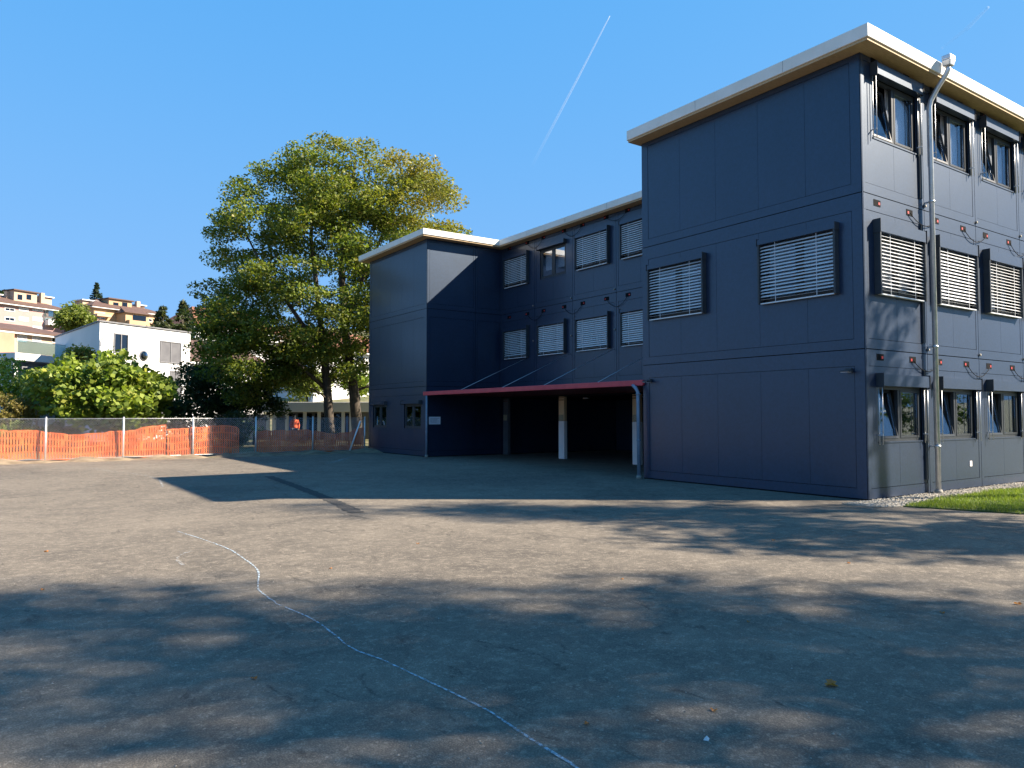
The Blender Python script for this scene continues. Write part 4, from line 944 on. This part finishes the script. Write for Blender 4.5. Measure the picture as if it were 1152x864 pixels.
# ------------------------------------------------------------------ the person in the orange jacket
pp = far(331.5, 480, 43.5); pp.z = -.06
def skinned(name, verts, edges, radii, m, parent, root=0):
    me = bpy.data.meshes.new(name); o = bpy.data.objects.new(name, me); col.objects.link(o); me.from_pydata([Vector(v) for v in verts], edges, [])
    sk = o.modifiers.new('skin', 'SKIN'); sk.use_smooth_shade = True
    for i, r in enumerate(radii): me.skin_vertices[0].data[i].radius = r if isinstance(r, tuple) else (r, r)
    me.skin_vertices[0].data[root].use_root = True
    sb_ = o.modifiers.new('sub', 'SUBSURF'); sb_.levels = 1; sb_.render_levels = 1
    me.materials.append(m); o.parent = parent; return o
pr = empty('person', pp, 'person in an orange work jacket, back turned, standing behind the netting', 'person'); pr.rotation_euler = (0, 0, -YAW+.3)
bv = [(0, 0, .90), (0, 0, 1.05), (0, 0, 1.22), (0, .0, 1.36), (0, .01, 1.45), (0, .03, 1.53), (0, .03, 1.62),
      (-.17, 0, 1.36), (-.23, .04, 1.12), (-.20, .16, .92), (-.19, .2, .84), (.17, 0, 1.36), (.23, .02, 1.12), (.22, .10, .88), (.22, .13, .80),
      (-.09, 0, .86), (-.10, .02, .47), (-.11, 0, .08), (-.11, .12, .04), (.09, 0, .86), (.10, .02, .47), (.11, -.02, .08), (.11, .10, .04)]
be = [(0, 1), (1, 2), (2, 3), (3, 4), (4, 5), (5, 6), (3, 7), (7, 8), (8, 9), (9, 10), (3, 11), (11, 12), (12, 13), (13, 14), (0, 15), (15, 16), (16, 17), (17, 18), (0, 19), (19, 20), (20, 21), (21, 22)]
br = [(.14, .10), (.13, .09), (.14, .10), (.12, .09), .055, (.075, .09), (.06, .075), .055, .045, .035, .04, .055, .045, .035, .04, .08, .06, .04, .035, .08, .06, .04, .035]
skinned('body', bv, be, br, M['skin'], pr)
skinned('jacket', [bv[i] for i in (0, 1, 2, 3, 4, 7, 8, 9, 11, 12, 13)], [(0, 1), (1, 2), (2, 3), (3, 4), (3, 5), (5, 6), (6, 7), (3, 8), (8, 9), (9, 10)], [(.19, .14), (.18, .13), (.19, .14), (.16, .12), .075, .085, .07, .055, .085, .07, .055], M['hivis'], pr)
skinned('trousers', [bv[i] for i in (0, 15, 16, 17, 19, 20, 21)], [(0, 1), (1, 2), (2, 3), (0, 4), (4, 5), (5, 6)], [(.16, .12), .105, .085, .07, .105, .085, .07], M['navy'], pr)
skinned('hair', [(0, .01, 1.60), (0, -.01, 1.66)], [(0, 1)], [(.085, .1), (.06, .075)], M['hair'], pr)

# ------------------------------------------------------------------ sky, vapour trails and sun
def trail(name, label, pts, radii, dens):
    q = MB(); P = [far(u, v, 3000) for u, v in pts]; Q = []; rr_ = []
    for i in range(len(P)-1):
        for j in range(12): Q.append(P[i].lerp(P[i+1], j/12)); rr_.append(radii[i]+(radii[i+1]-radii[i])*j/12)
    Q.append(P[-1]); rr_.append(radii[-1]); q.tube(Q, rr_, 10); o = q.build(name, dens, recalc=False); return tag(o, label, 'vapour trail')
def trail_mat(name, amt, a, b):
    m = mat(name, (.95, .95, .95), 1, spec=0); t = N(m, 'ShaderNodeBsdfTransparent'); ms = N(m, 'ShaderNodeMixShader'); g = N(m, 'ShaderNodeNewGeometry')
    d = b-a; dp = N(m, 'ShaderNodeVectorMath', operation='DOT_PRODUCT'); dp.inputs[1].default_value = d/d.length_squared; L(m, g.outputs['Position'], dp.inputs[0])
    su = N(m, 'ShaderNodeMath', operation='SUBTRACT'); su.inputs[1].default_value = a.dot(d)/d.length_squared; L(m, dp.outputs['Value'], su.inputs[0])
    r = ramp(m, [(0, (amt,)*3), (.55, (amt*.55,)*3), (1, (0, 0, 0))]); L(m, su.outputs[0], r.inputs[0])
    mu = N(m, 'ShaderNodeMath', operation='MULTIPLY'); nz = ramp(m, [(.3, (.7,)*3), (.7, (1,)*3)]); L(m, noise(m, .006, 4, .6, coords(m)), nz.inputs[0])
    L(m, r.outputs[0], mu.inputs[0]); L(m, nz.outputs[0], mu.inputs[1])
    L(m, mu.outputs[0], ms.inputs[0]); L(m, t.outputs[0], ms.inputs[1]); L(m, BS(m).outputs[0], ms.inputs[2]); L(m, ms.outputs[0], m.node_tree.nodes['Material Output'].inputs['Surface']); return m
trail('vapour_trail', 'long thin white vapour trail slanting across the blue sky', [(686, 18), (648, 92), (606, 172), (598, 188)], [2.0, 4.0, 5.5, 6.0], trail_mat('vapour', .24, far(686, 18, 3000), far(598, 190, 3000)))
trail('vapour_trail', 'short faint broad wisp of vapour above the cream roof edge', [(1112, 8), (1088, 32), (1060, 54)], [5, 8, 5], trail_mat('faint_vapour', .12, far(1112, 8, 3000), far(1050, 62, 3000)))

TR = Vector((-10.05, 7.4, -9.1)).normalized()
sun = bpy.data.lights.new('sun', 'SUN'); sun.energy = 4.6; sun.angle = R(.53); sun.color = (1, .88, .72)
so = bpy.data.objects.new('sun', sun); col.objects.link(so); so.rotation_euler = TR.to_track_quat('-Z', 'Y').to_euler(); so.location = (30, -20, 40)
w = bpy.data.worlds.new('World'); sc.world = w; w.use_nodes = True; nt_ = w.node_tree
sky = nt_.nodes.new('ShaderNodeTexSky'); sky.sky_type = 'NISHITA'; sky.sun_disc = False
sky.sun_elevation = math.asin(-TR.z); sky.sun_rotation = math.atan2(-TR.x, -TR.y)
sky.altitude = 400; sky.air_density = 1.0; sky.dust_density = .05; sky.ozone_density = 3.0
bg = nt_.nodes['Background']; bg.inputs['Strength'].default_value = .08
hs_ = nt_.nodes.new('ShaderNodeHueSaturation'); hs_.inputs['Saturation'].default_value = 1.3
nt_.links.new(sky.outputs[0], hs_.inputs['Color']); 
# soft shoulder per channel, as a clear sky is exposed on the photograph:  out = a*x/(x+b)
def vm(op, a, b):
    n_ = nt_.nodes.new('ShaderNodeVectorMath'); n_.operation = op
    for k_, v_ in ((0, a), (1, b)):
        if hasattr(v_, 'is_output'): nt_.links.new(v_, n_.inputs[k_])
        else: n_.inputs[k_].default_value = v_
    return n_.outputs[0]
K_ = .288; x_ = vm('MULTIPLY', hs_.outputs[0], (K_,)*3)
y_ = vm('DIVIDE', vm('MULTIPLY', x_, (.305/K_, .600/K_, 1.04/K_)), vm('ADD', x_, (.108, .122, .10)))
nt_.links.new(y_, bg.inputs['Color'])
vs_ = sc.view_settings; vs_.view_transform = 'Standard'; vs_.look = 'None'; vs_.gamma = 1; vs_.use_curve_mapping = False; vs_.exposure = 1.85
